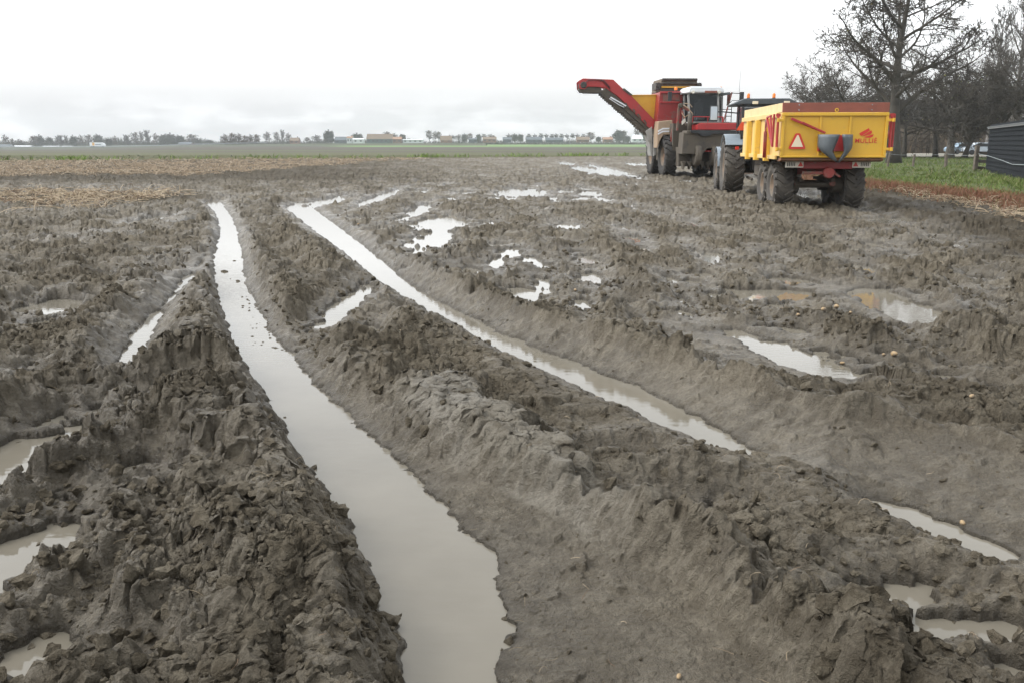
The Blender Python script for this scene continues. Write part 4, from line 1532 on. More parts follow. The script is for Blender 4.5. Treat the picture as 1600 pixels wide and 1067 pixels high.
def soil_mat(name, a, b_, sc=1.5):
    m, t, b = mat(name)
    P = t.nodes.new('ShaderNodeNewGeometry').outputs['Position']
    c = mixc(t, maprange(t, noise(t, sc, 6, 0.7, P), 0.35, 0.65, 0, 1), a, b_)
    t.links.new(c, b.inputs['Base Color'])
    b.inputs['Roughness'].default_value = 0.9
    b.inputs['Specular IOR Level'].default_value = 0.2
    bump(t, b, noise(t, 14, 5, 0.7, P), 0.8, 0.05)
    return m


vg = ground_sheet('verge', lambda y: (14.2, 14.2 + max(26, (y + 4) * .72)), np.concatenate([np.linspace(13, 60, 60), np.linspace(61, 97, 30)]), 0.16, soil_mat('verge_soil', (0.055, 0.072, 0.02), (0.07, 0.08, 0.032)), n=40)
tag(vg, 'rough grassy bank along the right edge of the field', 'grass bank', kind='structure')
yd = ground_sheet('yard', lambda y: (20 + (y - 97) * .3, 110), np.linspace(97.2, 140, 12), 0.20, soil_mat('yard_gravel', (0.21, 0.19, 0.155), (0.175, 0.165, 0.135), 0.6), n=20, zn=0.01)
tag(yd, 'pale gravel yard behind the row of bare trees', 'yard', kind='structure')


def leaf_mat(name, a, b_, c=None, sc=0.35, rough=0.7):
    m, t, b = mat(name)
    P = t.nodes.new('ShaderNodeNewGeometry').outputs['Position']
    oi = t.nodes.new('ShaderNodeAttribute')
    oi.attribute_name = 'tone'
    k = maprange(t, noise(t, sc, 5, 0.7, P), 0.35, 0.65, 0, 1)
    col = mixc(t, math_n(t, 'MULTIPLY_ADD', k, 0.5, math_n(t, 'MULTIPLY', oi.outputs['Fac'], 0.5)), a, b_)
    if c:
        col = mixc(t, maprange(t, oi.outputs['Fac'], 0.75, 0.9, 0, 1), col, c)
    t.links.new(col, b.inputs['Base Color'])
    b.inputs['Roughness'].default_value = rough
    b.inputs['Specular IOR Level'].default_value = 0.25
    return m


def blades(name, x, y, z, hgt, wid, lean, mt, seed, curl=0.5, flat=0.0):
    """bent tapering blades or stems, one triangle strip each"""
    rs = np.random.RandomState(seed)
    n = len(x)
    az = rs.rand(n) * 2 * np.pi
    face = rs.rand(n) * 2 * np.pi
    ln = lean * (0.4 + rs.rand(n))
    K = 4
    V = np.zeros((n, K * 2, 3), np.float32)
    for k in range(K):
        f = k / (K - 1)
        horiz = ln * hgt * (f * (1 - curl) + curl * f * f)
        up = hgt * f * (1 - 0.35 * curl * f * lean) * (1 - flat)
        w = wid * (1 - 0.85 * f) / 2
        px, py, pz = x + np.cos(az) * horiz, y + np.sin(az) * horiz, z + up
        V[:, 2 * k] = np.stack([px - np.cos(face) * w, py - np.sin(face) * w, pz], 1)
        V[:, 2 * k + 1] = np.stack([px + np.cos(face) * w, py + np.sin(face) * w, pz], 1)
    base = (np.arange(n) * K * 2)[:, None]
    Fq = np.concatenate([base + np.array([[2 * k, 2 * k + 1, 2 * k + 3, 2 * k + 2]]) for k in range(K - 1)], 0)
    tone = np.repeat(rs.rand(n).astype(np.float32), K * 2)
    return np_mesh(name, V.reshape(-1, 3), Fq, mt, smooth=False, attrs={'tone': tone})


rs = np.random.RandomState(77)
# green grass on the bank
n = 90000
y = 1 / rs.uniform(1 / 97, 1 / 17, n)
x = 14.3 + rs.rand(n) * np.maximum(10, (y + 4) * .56 - 9) + 0.35 * pn(y * .5, y * 0, 34)
tuft = pn(x * .45, y * .45, 51) + 0.6 * pn(x * 1.4, y * 1.4, 52)
keep = (x < 0.72 * y + 3) & (rs.rand(n) < 0.22 + 0.78 * (tuft > 0.0))
x, y, tuft = x[keep], y[keep], tuft[keep]
z = 0.13 + 0.04 * pn(x * .4, y * .4, 33)
hg = (0.07 + 0.11 * rs.rand(len(x))) * (1 + 1.1 * np.maximum(tuft, 0)) * (0.6 + 0.4 * sstep(14.5, 17, x))
grass = blades('grass', x.astype(np.float32), y.astype(np.float32), z.astype(np.float32), hg, 0.010 + y * 0.00065, 0.7, leaf_mat('grass_blades', (0.060, 0.100, 0.014), (0.112, 0.150, 0.028), (0.17, 0.155, 0.075)), 3)
tag(grass, 'tufty green grass growing on the bank by the shed', 'grass', kind='stuff')
# red-brown weeds along the foot of the bank
n = 34000
y = 1 / rs.uniform(1 / 60, 1 / 15, n)
x = 13.8 + rs.normal(size=n) * 0.66 + 0.3 * pn(y * .5, y * 0, 34)
z = np.full(n, 0.06)
hg = 0.10 + 0.20 * rs.rand(n)
weeds = blades('red_weeds', x.astype(np.float32), y.astype(np.float32), z.astype(np.float32), hg, 0.008 + y * .00055, 0.6, leaf_mat('red_weed', (0.17, 0.062, 0.034), (0.18, 0.098, 0.058), (0.085, 0.09, 0.03)), 4)
tag(weeds, 'dead red-brown weeds along the foot of the grassy bank', 'weeds', kind='stuff')


# dry potato stems: bent stems that lie over one another
def stems(name, x, y, z, L, r, seed, mt, up=0.35):
    rs = np.random.RandomState(seed)
    n = len(x)
    az = rs.rand(n) * 2 * np.pi
    turn = rs.normal(size=n) * 1.2
    rise = np.abs(rs.normal(size=n)) * up
    K, S = 5, 3
    V = np.zeros((n, K, S, 3), np.float32)
    px, py, pz = x.copy(), y.copy(), z.copy()
    for k in range(K):
        f = k / (K - 1)
        for s_ in range(S):
            a = 2 * np.pi * s_ / S
            rr = r * (1 - 0.5 * f)
            V[:, k, s_] = np.stack([px + rr * np.cos(a) * np.sin(az), py - rr * np.cos(a) * np.cos(az), pz + rr * np.sin(a)], 1)
        az = az + turn / K
        st = L / (K - 1)
        el = rise * (1 - 1.9 * f)
        px = px + np.cos(az) * np.cos(el) * st
        py = py + np.sin(az) * np.cos(el) * st
        pz = np.maximum(pz + np.sin(el) * st, z - 0.005)
    base = (np.arange(n) * K * S)[:, None]
    fl_ = []
    for k in range(K - 1):
        for s_ in range(S):
            fl_.append(base + np.array([[k * S + s_, k * S + (s_ + 1) % S, (k + 1) * S + (s_ + 1) % S, (k + 1) * S + s_]]))
    tone = np.repeat(rs.rand(n).astype(np.float32), K * S)
    return np_mesh(name, V.reshape(-1, 3), np.concatenate(fl_, 0), mt, smooth=False, attrs={'tone': tone})


straw = leaf_mat('dry_stems', (0.31, 0.235, 0.15), (0.42, 0.345, 0.245), (0.15, 0.095, 0.06), sc=1.2)
# right: between the muddy track and the bank
n = 8500
y = 1 / rs.uniform(1 / 42, 1 / 10.5, n)
lo = 8.1 + 0.24 * (y - 14)
x = lo + (13.9 - lo) * (0.30 + 0.70 * rs.rand(n) ** 0.75)
clump = pn(x * .8, y * .8, 63) + 0.5 * pn(x * 2.2, y * 2.2, 64)
k = (rs.rand(n) < 0.15 + 0.85 * (clump > 0.05)) & (x < 13.0) & (x > lo)
x, y = x[k], y[k]
o = stems('dry_stubble', x, y, height_at(x, y) + 0.01, 0.18 + 0.35 * rs.rand(len(x)), 0.0035 + y * 0.00022, 5, straw, 0.55)
tag(o, 'bleached dry potato stems along the right edge of the mud', 'stubble', kind='stuff')
# left: the near patch
n = 3600
y = 26 + rs.normal(size=n) * 1.7
x = -10.2 - np.abs(rs.normal(size=n)) * 6.0
y = y - 0.1 * x * 0.0 + 0.35 * (x + 12) * -0.28
clump = pn(x * .8, y * .8, 65) + 0.5 * pn(x * 2.2, y * 2.2, 66)
k = (rs.rand(n) < 0.12 + 0.88 * (clump > 0.05)) & (x > -22)
x, y = x[k], y[k]
o = stems('dry_stubble', x, y, height_at(x, y) + 0.01, 0.25 + 0.4 * rs.rand(len(x)), 0.0045 + y * 0.00026, 6, straw, 0.7)
tag(o, 'tangled patch of dry potato stems at the left, nearest the long rut', 'stubble', kind='stuff')
# left: the broad strip in front of the green crop
n = 24000
v = 1 / rs.uniform(1 / 92, 1 / 44, n)
y = v
x = rs.uniform(-0.78, 0.03, n) * y
nearlim = 45 + np.maximum(0, (x + 0.36 * y)) * 1.9
k = (y > nearlim + 2.0 * pn(x * .3, y * 0, 67)) & (y < crop_edge(x)) & (rs.rand(n) < 0.18 + 0.82 * (pn(x * .12, y * 1.1, 68) > -0.05))
x, y = x[k], y[k]
o = stems('dry_stubble', x, y, height_at(x, y) + 0.01, 0.25 + 0.4 * rs.rand(len(x)), 0.006 + y * 0.00018, 7, leaf_mat('far_stems', (0.26, 0.192, 0.125), (0.345, 0.27, 0.185), (0.44, 0.36, 0.26), sc=0.5), 0.75)
tag(o, 'broad tan strip of dry potato stems in front of the green crop', 'stubble', kind='stuff')
# fallen bits of stem on the churned mud
n = 170
y = 1 / rs.uniform(1 / 30, 1 / 2.2, n)
x = rs.uniform(-.62, .62, n) * y
hh, EE = terrain(x, y)[:2]
k = EE > 0.02
x, y, hh = x[k], y[k], hh[k]
o = stems('straw_bits', x, y, hh + 0.012, 0.02 + 0.06 * rs.rand(len(x)), 0.0008 + y * 0.0001, 8, straw, 0.8)
tag(o, 'short bits of dry stem scattered over the mud', 'straw', kind='stuff')
# weeds at the near edge of the crop
n = 2600
x = rs.uniform(-60, 40, n)
x = x + 1.2 * np.round(pn(x * .12, x * 0, 70) * 3)
y = crop_edge(x) + 0.6 + np.abs(rs.normal(size=n)) * 3
k = (pn(x * .35, y * .35, 71) > 0.0) & (y < 116)
x, y = x[k], y[k]
o = blades('crop_weeds', x.astype(np.float32), y.astype(np.float32), np.full(len(x), 0.1, np.float32), 0.25 + 0.35 * rs.rand(len(x)), 0.10, 0.8, leaf_mat('weed_leaves', (0.09, 0.16, 0.02), (0.14, 0.20, 0.03)), 9)
tag(o, 'bright green weeds along the near edge of the crop', 'weeds', kind='stuff')

# ------------------------------------------------------------------ potatoes dropped on the mud
pot_m = surf('potato_skin', (0.30, 0.205, 0.10), (0.22, 0.15, 0.08), rough=0.6, scale=20, dirt=0.55, dscale=12)
POT = [(1397, 555, .036, 'orange-tinted potato, largest of the loose potatoes on the right'),
       (1307, 481, .040, 'muddy potato on a rise, right one of a close pair'),
       (1287, 486, .038, 'muddy potato on a rise, left one of a close pair'),
       (1247, 494, .028, 'small half-buried potato left of the close pair on the rise'),
       (1329, 491, .026, 'small pale potato just right of the close pair on the rise'),
       (1381, 555, .022, 'tiny yellow potato immediately left of the orange-tinted one'),
       (1316, 569, .020, 'little yellow potato beside the long bright puddle'),
       (1519, 621, .024, 'potato at the left rim of the small puddle by the right picture edge'),
       (899, 456, .030, 'single pale potato on the ridge in the middle of the field'),
       (1504, 818, .020, 'broken yellow potato beside the brown water on the near right'),
       (560, 352, .03, 'pale potato on the bank right of the second rut'),
       (1061, 1058, .014, 'tiny yellowish potato low in the foreground mud')]
for i, (u, v, r, lab) in enumerate(POT):
    px, py, pz = cast(u, v)
    r *= 0.8
    m = MB()
    rng = random.Random(i)
    prof = []
    for k in range(10):
        a = math.pi * k / 9
        prof.append((max(0.0008, r * math.sin(a) * (0.72 + .06 * rng.random())), -r * 1.15 * math.cos(a)))
    m.lathe(prof, (0, 0, 0), 'x', 14)
    m.v = [(p[0], p[1] + .12 * r * math.sin(p[0] / r * 1.5), p[2] * (.92 + .1 * math.sin(9 * p[1] / r * .3))) for p in m.v]
    o = m.build('potato', pot_m, None, smooth=True, loc=(px, py, pz + r * .35))
    o.rotation_euler = (0, .2 * rng.random(), rng.random() * 3)
    tag(o, lab, 'potato', 'potatoes dropped on the mud')

# ------------------------------------------------------------------ bare trees
bark = surf('tree_bark', (0.075, 0.066, 0.054), (0.045, 0.040, 0.033), rough=0.9, scale=2.2, bmp=0.03)
bark_far = surf('grey_bark', (0.16, 0.145, 0.13), (0.12, 0.11, 0.098), rough=0.9, scale=2)
twig_m = surf('twigs', (0.050, 0.043, 0.035), (0.066, 0.056, 0.044), rough=0.9, scale=1)
twig_grey = surf('pale_twigs', (0.115, 0.105, 0.094), (0.09, 0.082, 0.072), rough=0.9, scale=1)
bud_leaf = surf('young_leaves', (0.13, 0.17, 0.03), (0.20, 0.14, 0.03), rough=0.6, scale=1)


class Tree:
    """limbs from a recursive walk; level 0 goes to the trunk mesh, the rest to the crown mesh"""

    def __init__(s, seed, spec):
        s.rng = random.Random(seed)
        s.sp = spec
        s.tr, s.cr = MB(), MB()
        s.tips = []

    def rv(s):
        while True:
            v = Vector((s.rng.uniform(-1, 1), s.rng.uniform(-1, 1), s.rng.uniform(-1, 1)))
            if 0.1 < v.length < 1:
                return v.normalized()

    def limb(s, p, d, L, r, lev):
        sp = s.sp
        ns = sp['segs'][lev]
        p, d = Vector(p), Vector(d).normalized()
        pts, rad, dirs = [p.copy()], [r], [d.copy()]
        for i in range(ns):
            d = (d + s.rv() * sp['wander'][lev] + Vector((0, 0, 1)) * sp['trop'][lev]).normalized()
            p = p + d * (L / ns)
            pts.append(p.copy())
            dirs.append(d.copy())
            rad.append(max(r * (1 - sp['taper'][lev] * (i + 1) / ns), sp['rmin']))
        if lev == 0:
            rad[0] *= 1.35
            rad[1] = rad[1] * 1.02
        (s.tr if lev == 0 else s.cr).tube(pts, rad, (10, 7, 5, 4, 3, 3)[lev], caps=lev < 2)
        if lev + 1 < len(sp['n']) + 1 and lev < len(sp['n']):
            k = sp['n'][lev]
            for j in range(k):
                t = sp['t0'][lev] + (1 - sp['t0'][lev]) * ((j + s.rng.random()) / k)
                x = t * ns
                i = min(int(x), ns - 1)
                q = pts[i].lerp(pts[i + 1], x - i)
                rr = rad[i] + (rad[i + 1] - rad[i]) * (x - i)
                dd = dirs[i + 1]
                perp = (s.rv() - dd * dd.dot(s.rv()))
                perp = (perp - dd * perp.dot(dd)).normalized()
                if lev == 0:
                    az = j * 2.4 + s.rng.uniform(-.5, .5)
                    perp = Vector((math.cos(az), math.sin(az), 0))
                an = R(s.rng.uniform(*sp['ang'][lev]))
                nd = dd * math.cos(an) + perp * math.sin(an)
                LL = L * s.rng.uniform(*sp['len'][lev]) * (1 - sp['short'][lev] * t)
                s.limb(q, nd, LL, max(rr * s.rng.uniform(.45, .68), sp['rmin']), lev + 1)
        else:
            s.tips.append((pts[-1], dirs[-1]))

    def build(s, name, loc, label, cat='tree', group=None, tm=None, cm=None, leaves=0, rz=0.0):
        e = empty(name, loc, rz)
        tag(e, label, cat, group)
        s.tr.build('trunk', tm or bark, e, smooth=True)
        s.cr.build('crown', cm or twig_m, e, smooth=False)
        if leaves:
            m = MB()
            for _ in range(leaves):
                p, d = s.rng.choice(s.tips)
                p = p + s.rv() * .25
                a, b = s.rv() * .11, s.rv() * .09
                m.add([p, p + a, p + a + b, p + b], [(0, 1, 2, 3)])
            m.build('leaves', bud_leaf, e)
        return e


def at(u, Y):
    return (u - 800) / F * (Y * CP + 0.35)


BIG = dict(segs=[9, 10, 8, 6, 4], wander=[.06, .16, .24, .30, .34], trop=[.02, .05, .035, .02, .0], taper=[.80, .86, .86, .8, .6], n=[18, 12, 9, 6], t0=[.26, .18, .16, .12],
           ang=[(38, 78), (30, 65), (30, 70), (25, 70)], len=[(.56, .72), (.34, .52), (.36, .56), (.32, .55)], short=[.30, .4, .4, .4], rmin=0.017)
Y = 68.0
T = Tree(4, BIG)
T.limb((0, 0, 0), (-.04, 0, 1), 12.6, .45, 0)
T.build('bare_tree', (at(1396, Y), Y, 0.12), 'largest bare tree with thick forked trunk right behind the trailer', group='bare trees along the yard', leaves=120)
ORCH = dict(segs=[6, 9, 7, 5, 4], wander=[.08, .22, .28, .34, .36], trop=[.0, .045, .0, -.01, -.02], taper=[.55, .86, .86, .8, .6], n=[11, 11, 8, 6], t0=[.42, .2, .15, .1],
            ang=[(48, 82), (35, 72), (30, 75), (25, 75)], len=[(1.0, 1.5), (.38, .56), (.36, .58), (.32, .55)], short=[.2, .35, .35, .35], rmin=0.017)
specs = [(1483, 90, 5.4, .40, 11, 'bare arching tree with pale trunk, middle one of the yard row', 110),
         (1412, 94, 5.0, .22, 12, 'slim dark-trunked bare tree just right of the thick forked tree', 40),
         (1461, 96, 5.2, .25, 13, 'dark bare tree immediately left of the pale-trunked one', 60),
         (1507, 93, 4.6, .24, 14, 'leaning bare tree with a few green leaves left of the shed corner', 140),
         (1552, 86, 5.6, .32, 15, 'bare spreading tree rising behind the corner of the black shed', 30),
         (1602, 82, 5.8, .36, 16, 'bare spreading tree above the black shed at the right picture edge', 20),
         (1322, 88, 5.4, .34, 17, 'bare tangled tree rising behind the yellow trailer', 0),
         (1290, 100, 5.0, .32, 19, 'small bare tree half hidden by the left end of the trailer', 0)]
for (u, Y, L, r, sd_, lab, lv) in specs:
    T = Tree(sd_, ORCH)
    lean = .28 if u == 1507 else .04
    T.limb((0, 0, 0), (lean, 0, 1), L, r, 0)
    T.build('bare_tree', (at(u, Y), Y, 0.14), lab, group='bare trees along the yard', leaves=lv, tm=bark_far if u == 1483 else None)
POP = dict(segs=[12, 8, 6, 4, 3], wander=[.03, .10, .14, .2, .25], trop=[.03, .14, .09, .05, .0], taper=[.9, .9, .85, .7, .5], n=[36, 10, 7, 4], t0=[.14, .15, .12, .1],
           ang=[(28, 48), (20, 42), (20, 45), (20, 50)], len=[(.22, .36), (.34, .5), (.36, .55), (.35, .55)], short=[.55, .4, .3, .3], rmin=0.013)
for (u, Y, L, r, sd_, lab) in ((1578, 104, 22.5, .32, 21, 'tallest slender bare poplar rising above the black shed'),
                               (1540, 112, 15.5, .24, 22, 'shorter pale bare poplar left of the tallest one'),
                               (1612, 108, 21.0, .3, 23, 'slender bare poplar cut off by the right picture edge')):
    T = Tree(sd_, POP)
    T.limb((0, 0, 0), (0, 0, 1), L, r, 0)
    T.build('bare_poplar', (at(u, Y), Y, 0.14), lab, group='poplars behind the shed', tm=bark_far, cm=twig_grey)

# ------------------------------------------------------------------ dark barn far behind the bare trees
def barn(name, c, sx, sy, hw, hr, wm, rm, label, cat, group=None, rz=0.0, ridge='x', wins=(), door=None, chimney=None, wnm=None, eave=.25, hip=0.0):
    e = empty(name, c, rz)
    tag(e, label, cat, group)
    m = MB()
    m.box(-sx / 2, sx / 2, -sy / 2, sy / 2, -.3, hw)
    if ridge == 'x':
        m.prism([(-sy / 2, hw + .003), (sy / 2, hw + .003), (0, hr - .06)], 'x', -sx / 2, sx / 2)
    else:
        m.prism([(-sx / 2, hw + .003), (sx / 2, hw + .003), (0, hr - .06)], 'y', -sy / 2, sy / 2)
    m.build('wall', wm, e)
    m = MB()
    th = .14
    if ridge == 'x':
        k = (hr - hw) / (sy / 2)
        a = sy / 2 + eave
        m.prism([(-a, hw - k * eave), (0, hr), (a, hw - k * eave), (a, hw - k * eave + th), (0, hr + th), (-a, hw - k * eave + th)], 'x', -sx / 2 - eave, sx / 2 + eave)
        if hip:
            m.v = [(p[0] * (1 - hip if abs(p[1]) < .01 else 1), p[1], p[2]) for p in m.v]
    else:
        k = (hr - hw) / (sx / 2)
        a = sx / 2 + eave
        m.prism([(-a, hw - k * eave), (0, hr), (a, hw - k * eave), (a, hw - k * eave + th), (0, hr + th), (-a, hw - k * eave + th)], 'y', -sy / 2 - eave, sy / 2 + eave)
    rf = m.build('roof', rm, e)
    for (x, z, w, h) in wins:
        m = MB()
        m.box(x - w / 2, x + w / 2, -sy / 2 - .06, -sy / 2 - .003, z, z + h)
        m.build('window', wnm or black, e)
    if door:
        x, w, h = door
        m = MB()
        m.box(x - w / 2, x + w / 2, -sy / 2 - .06, -sy / 2 - .003, 0, h)
        m.build('door', black, e)
    if chimney is not None:
        m = MB()
        m.box(chimney - .3, chimney + .3, -.3, .3, hr - .3, hr + .9)
        m.build('chimney', rm, rf)
    return e


brown_wall = surf('brown_boards', (0.085, 0.066, 0.050), (0.065, 0.052, 0.04), rough=0.9, scale=0.6)
dark_roof = surf('dark_roof', (0.060, 0.054, 0.047), (0.05, 0.045, 0.04), rough=0.9, scale=0.5)
barn('barn', (66.5, 146, 0.1), 33, 12, 5.0, 8.0, brown_wall, dark_roof, 'large dark brown barn standing behind the row of bare trees', 'barn', wins=((-9, 1.2, 1.2, 1.2), (-3, 1.2, 1.2, 1.2)), door=(6, 3.6, 3.4))

# hedge of brown brushwood before the barn
def brush(name, xs, ys, hmax, n, seed, mt, z0=0.1):
    rs = np.random.RandomState(seed)
    x = rs.uniform(xs[0], xs[1], n)
    y = rs.uniform(ys[0], ys[1], n)
    h = hmax * (0.45 + 0.55 * rs.rand(n)) * (0.75 + 0.3 * pn(x * .25, y * .1, seed))
    return stems(name, x, y, np.full(n, z0), h, 0.030 + 0 * x, seed, mt, 0.0), h


def brush_up(name, xs, ys, hmax, n, seed, mt, wid=0.05, lean=.5):
    rs = np.random.RandomState(seed)
    x = rs.uniform(xs[0], xs[1], n).astype(np.float32)
    y = rs.uniform(ys[0], ys[1], n).astype(np.float32)
    h = hmax * (0.4 + 0.6 * rs.rand(n)) * (0.8 + 0.35 * pn(x * .25, y * .1, seed))
    return blades(name, x, y, np.full(n, .1, np.float32), h, wid, lean, mt, seed, 0.3)


hm = leaf_mat('brushwood', (0.10, 0.075, 0.055), (0.075, 0.062, 0.045), (0.14, 0.10, 0.06), sc=.3)
o = brush_up('hedge', (50, 98), (128, 133), 5.2, 9000, 41, hm, wid=.07)
tag(o, 'leafless brown hedge in front of the dark barn', 'hedge')

# parked cars at the far side of the yard
def car(name, loc, rz, paint, label):
    e = empty(name, loc, rz)
    tag(e, label, 'car', 'cars parked in the yard')
    m = MB()
    side = [(-2.1, .35), (-2.15, .75), (-1.9, .92), (-1.45, .95), (-.85, 1.42), (.75, 1.46), (1.55, .98), (2.1, .9), (2.15, .4)]
    m.prism(side, 'y', -.82, .82)
    m.build('body', paint, e, bevel=.08)
    m = MB()
    m.prism([(-1.28, .98), (-.80, 1.36), (.68, 1.40), (1.30, 1.0)], 'y', -.835, .835)
    m.build('window', black, e)
    for x in (-1.35, 1.35):
        for s in (-1, 1):
            m = MB()
            m.lathe([(.001, -.1), (.2, -.1), (.31, -.09), (.32, 0), (.31, .09), (.2, .1), (.001, .1)], (x, s * .76, .32), 'y', 18)
            m.build('wheel', black, e)
    for s in (-1, 1):
        m = MB()
        m.box(2.06, 2.17, s * .6 - .14, s * .6 + .14, .66, .80)
        m.build('headlight', white_roof, e)
    return e


car('parked_car', (at(1502, 118), 118, .2), R(15), surf('pale_blue_paint', (0.22, 0.30, 0.37), rough=.4), 'pale blue car parked behind the leaning bare tree')
car('parked_car', (at(1533, 112), 112, .2), R(170), surf('white_car_paint', (0.46, 0.52, 0.58), rough=.4), 'white car parked right behind the corner of the black shed')

# ------------------------------------------------------------------ black shed
SH = empty('shed', (23.4, 43.4, 0.16), 0)
tag(SH, 'black shed of overlapping horizontal boards at the right picture edge', 'shed')
p_far, p_near = Vector((25.75, 49.6, 0)), Vector((20.1, 35.2, 0))
ax = (p_far - p_near).normalized()
inn = Vector((ax.y, -ax.x, 0))
Ls = (p_far - p_near).length
Rm = Matrix((inn, ax, Vector((0, 0, 1)))).transposed()
board = surf('tarred_boards', (0.007, 0.0085, 0.0105), (0.013, 0.015, 0.018), rough=0.9, scale=2.5, bmp=0.02, spec=0.15)
SH.rotation_euler = Rm.to_euler()
SH.location = (p_far + p_near) / 2 + inn * 0 + Vector((0, 0, .14))
m = MB()                                                     # core walls, local x = depth, y = along
m.box(0.05, 4.2, -Ls / 2 + .05, Ls / 2 - .05, -.2, 2.30)
m.build('wall', board, SH)
rng = random.Random(8)
m = MB()
z = -.05
while z < 2.28:
    h = .21
    m.prism([(.045, z), (-.03, z), (.012, z + h - .004), (.045, z + h - .004)], 'y', -Ls / 2, Ls / 2)
    m.prism([(Ls / 2 - .045, z), (Ls / 2 + .03, z), (Ls / 2 - .012, z + h - .004), (Ls / 2 - .045, z + h - .004)], 'x', .05, 4.2)
    z += h
cl_ = m.build('cladding', board, SH)
m = MB()
m.prism([(-.12, 2.31), (4.5, 2.36), (4.5, 2.41), (-.12, 2.36)], 'y', -Ls / 2 - .3, Ls / 2 + .3)
m.build('roof', surf('grey_sheet_roof', (0.11, 0.115, 0.12), (0.08, 0.082, 0.085), rough=.6, scale=2), SH)
m = MB()
m.box(-.09, -.03, -Ls / 2 - .2, Ls / 2 + .2, 2.24, 2.307)
m.build('fascia', surf('grey_fascia', (0.2, 0.2, 0.2), rough=.7), SH)

# ------------------------------------------------------------------ fence on the grass
wood = surf('weathered_wood', (0.13, 0.105, 0.082), (0.075, 0.062, 0.05), rough=.9, scale=6, bmp=.01)
for (u, v, Y, h, r, ln, lab) in ((1386, 263, 56.5, .92, .07, .12, 'pale leaning fence post beside the thick tree trunk'),
                                 (1426, 260, 59.0, .80, .075, .05, 'short dark fence post midway between two others on the grass'),
                                 (1477, 262, 57.0, .90, .10, -.02, 'thick fence post in front of the pale-trunked tree')):
    m = MB()
    m.tube([(0, 0, -.3), (ln * .3, 0, h * .5), (ln, 0, h), (ln, 0, h + .015)], [r * 1.05, r, r * .96, r * .8], 9)
    o = m.build('fence_post', wood, None, loc=(at(u, Y), Y, .14))
    tag(o, lab, 'fence post', 'fence posts on the grass')
e = empty('gate_post', (at(1523, 50.5), 50.5, .13))
tag(e, 'tall weathered gate post with two dark rails at the shed corner', 'gate post')
m = MB()
m.box(-.10, .10, -.10, .10, -.3, 1.38)
m.build('post', wood, e, bevel=.02)
for z in (.98, .55, .18):
    m = MB()
    m.beam((.10, .03, z), (.62, -.25, z - .04), .04, .17)
    m.build('rail', surf('dark_rail', (0.05, 0.042, 0.035), rough=.9), e, bevel=.01)
m = MB()
w_pts = [(at(1386, 56.4) + .12, 56.4, .98), (at(1426, 58.9), 58.9, .93), (at(1477, 56.9), 56.9, .98), (at(1523, 50.3), 50.3, 1.0)]
full = []
for a, b_ in zip(w_pts[:-1], w_pts[1:]):
    for k in range(6):
        f = k / 6
        full.append((a[0] + (b_[0] - a[0]) * f, a[1] + (b_[1] - a[1]) * f - .09, a[2] + (b_[2] - a[2]) * f - .05 * math.sin(math.pi * f)))
full.append(w_pts[-1])
m.tube(full, .010, 4)
o = m.build('fence_wire', surf('galvanised_wire', (0.35, 0.37, 0.38), rough=.5, metal=.5), None)
tag(o, 'thin wire strung between the fence posts on the grass', 'wire')
m = MB()
a, b_, c_ = Vector(gp(1545, 243, .95) + (.95,)), None, None
def pt(u, v, Y):
    d = ray(u, v)
    t = Y / d.y
    return (d.x * t, Y, CAMZ + d.z * t)
rp = [pt(1529, 241, 50), pt(1545, 244.5, 46), pt(1565, 251, 42), pt(1582, 257.5, 38.5), pt(1600, 258, 36), pt(1640, 252, 33)]
m.tube(rp, .015, 6)
o = m.build('rope', surf('pale_rope', (0.24, 0.27, 0.27), rough=.8), None)
tag(o, 'slack pale rope hanging in front of the black shed', 'rope')

# ------------------------------------------------------------------ the far side: embankment, road, lorry, houses, trees
bank_m = soil_mat('embankment_grass', (0.075, 0.085, 0.055), (0.10, 0.10, 0.075), .05)
def path_strip(name, pts, wid, mt, th=.25, base=None):
    m = MB()
    for a, b_ in zip(pts[:-1], pts[1:]):
        z0a = base if base is not None else a[2] - th
        z0b = base if base is not None else b_[2] - th
        vs = []
        for q, zz in ((a, z0a), (b_, z0b)):
            slope = (q[2] - zz) * 2.0 if base is not None else 0
            vs += [(q[0], q[1] - wid / 2 - slope, zz), (q[0], q[1] - wid / 2, q[2]), (q[0], q[1] + wid / 2, q[2]), (q[0], q[1] + wid / 2 + slope, zz)]
        m.add(vs, [(0, 1, 5, 4), (1, 2, 6, 5), (2, 3, 7, 6)])
    return m.build(name, mt, None)
def zq(v, Y):
    d = ray(800, v)
    return CAMZ + d.z * Y / d.y
YR = 470.0
rd = [(at(u, YR), YR, zq(v, YR)) for u, v in ((-250, 232.0), (0, 232.0), (150, 231.8), (225, 230.5), (300, 228.2), (362, 226.6), (420, 225.6), (520, 224.8), (640, 224.6), (760, 224.9))]
o = path_strip('embankment', rd, 9, bank_m, base=-2.2)
tag(o, 'low grey-green dyke carrying the far road', 'dyke', kind='structure')
rd2 = [(p[0], p[1], p[2] + .012) for p in rd[:7]]
o = path_strip('road', rd2, 6.5, soil_mat('asphalt', (0.075, 0.078, 0.08), (0.06, 0.062, 0.064)), th=.0)
tag(o, 'far road climbing along the dyke', 'road', kind='structure')
e = empty('guard_rail', (0, 0, 0))
tag(e, 'thin grey guard rail along the far road', 'guard rail')
m = MB()
for a, b_ in zip(rd[:6], rd[1:7]):
    m.beam((a[0], a[1] - 3.9, a[2] + .7), (b_[0], b_[1] - 3.9, b_[2] + .7), .08, .3)
m.build('rail', surf('zinc_rail', (0.33, 0.35, 0.36), rough=.6), e)

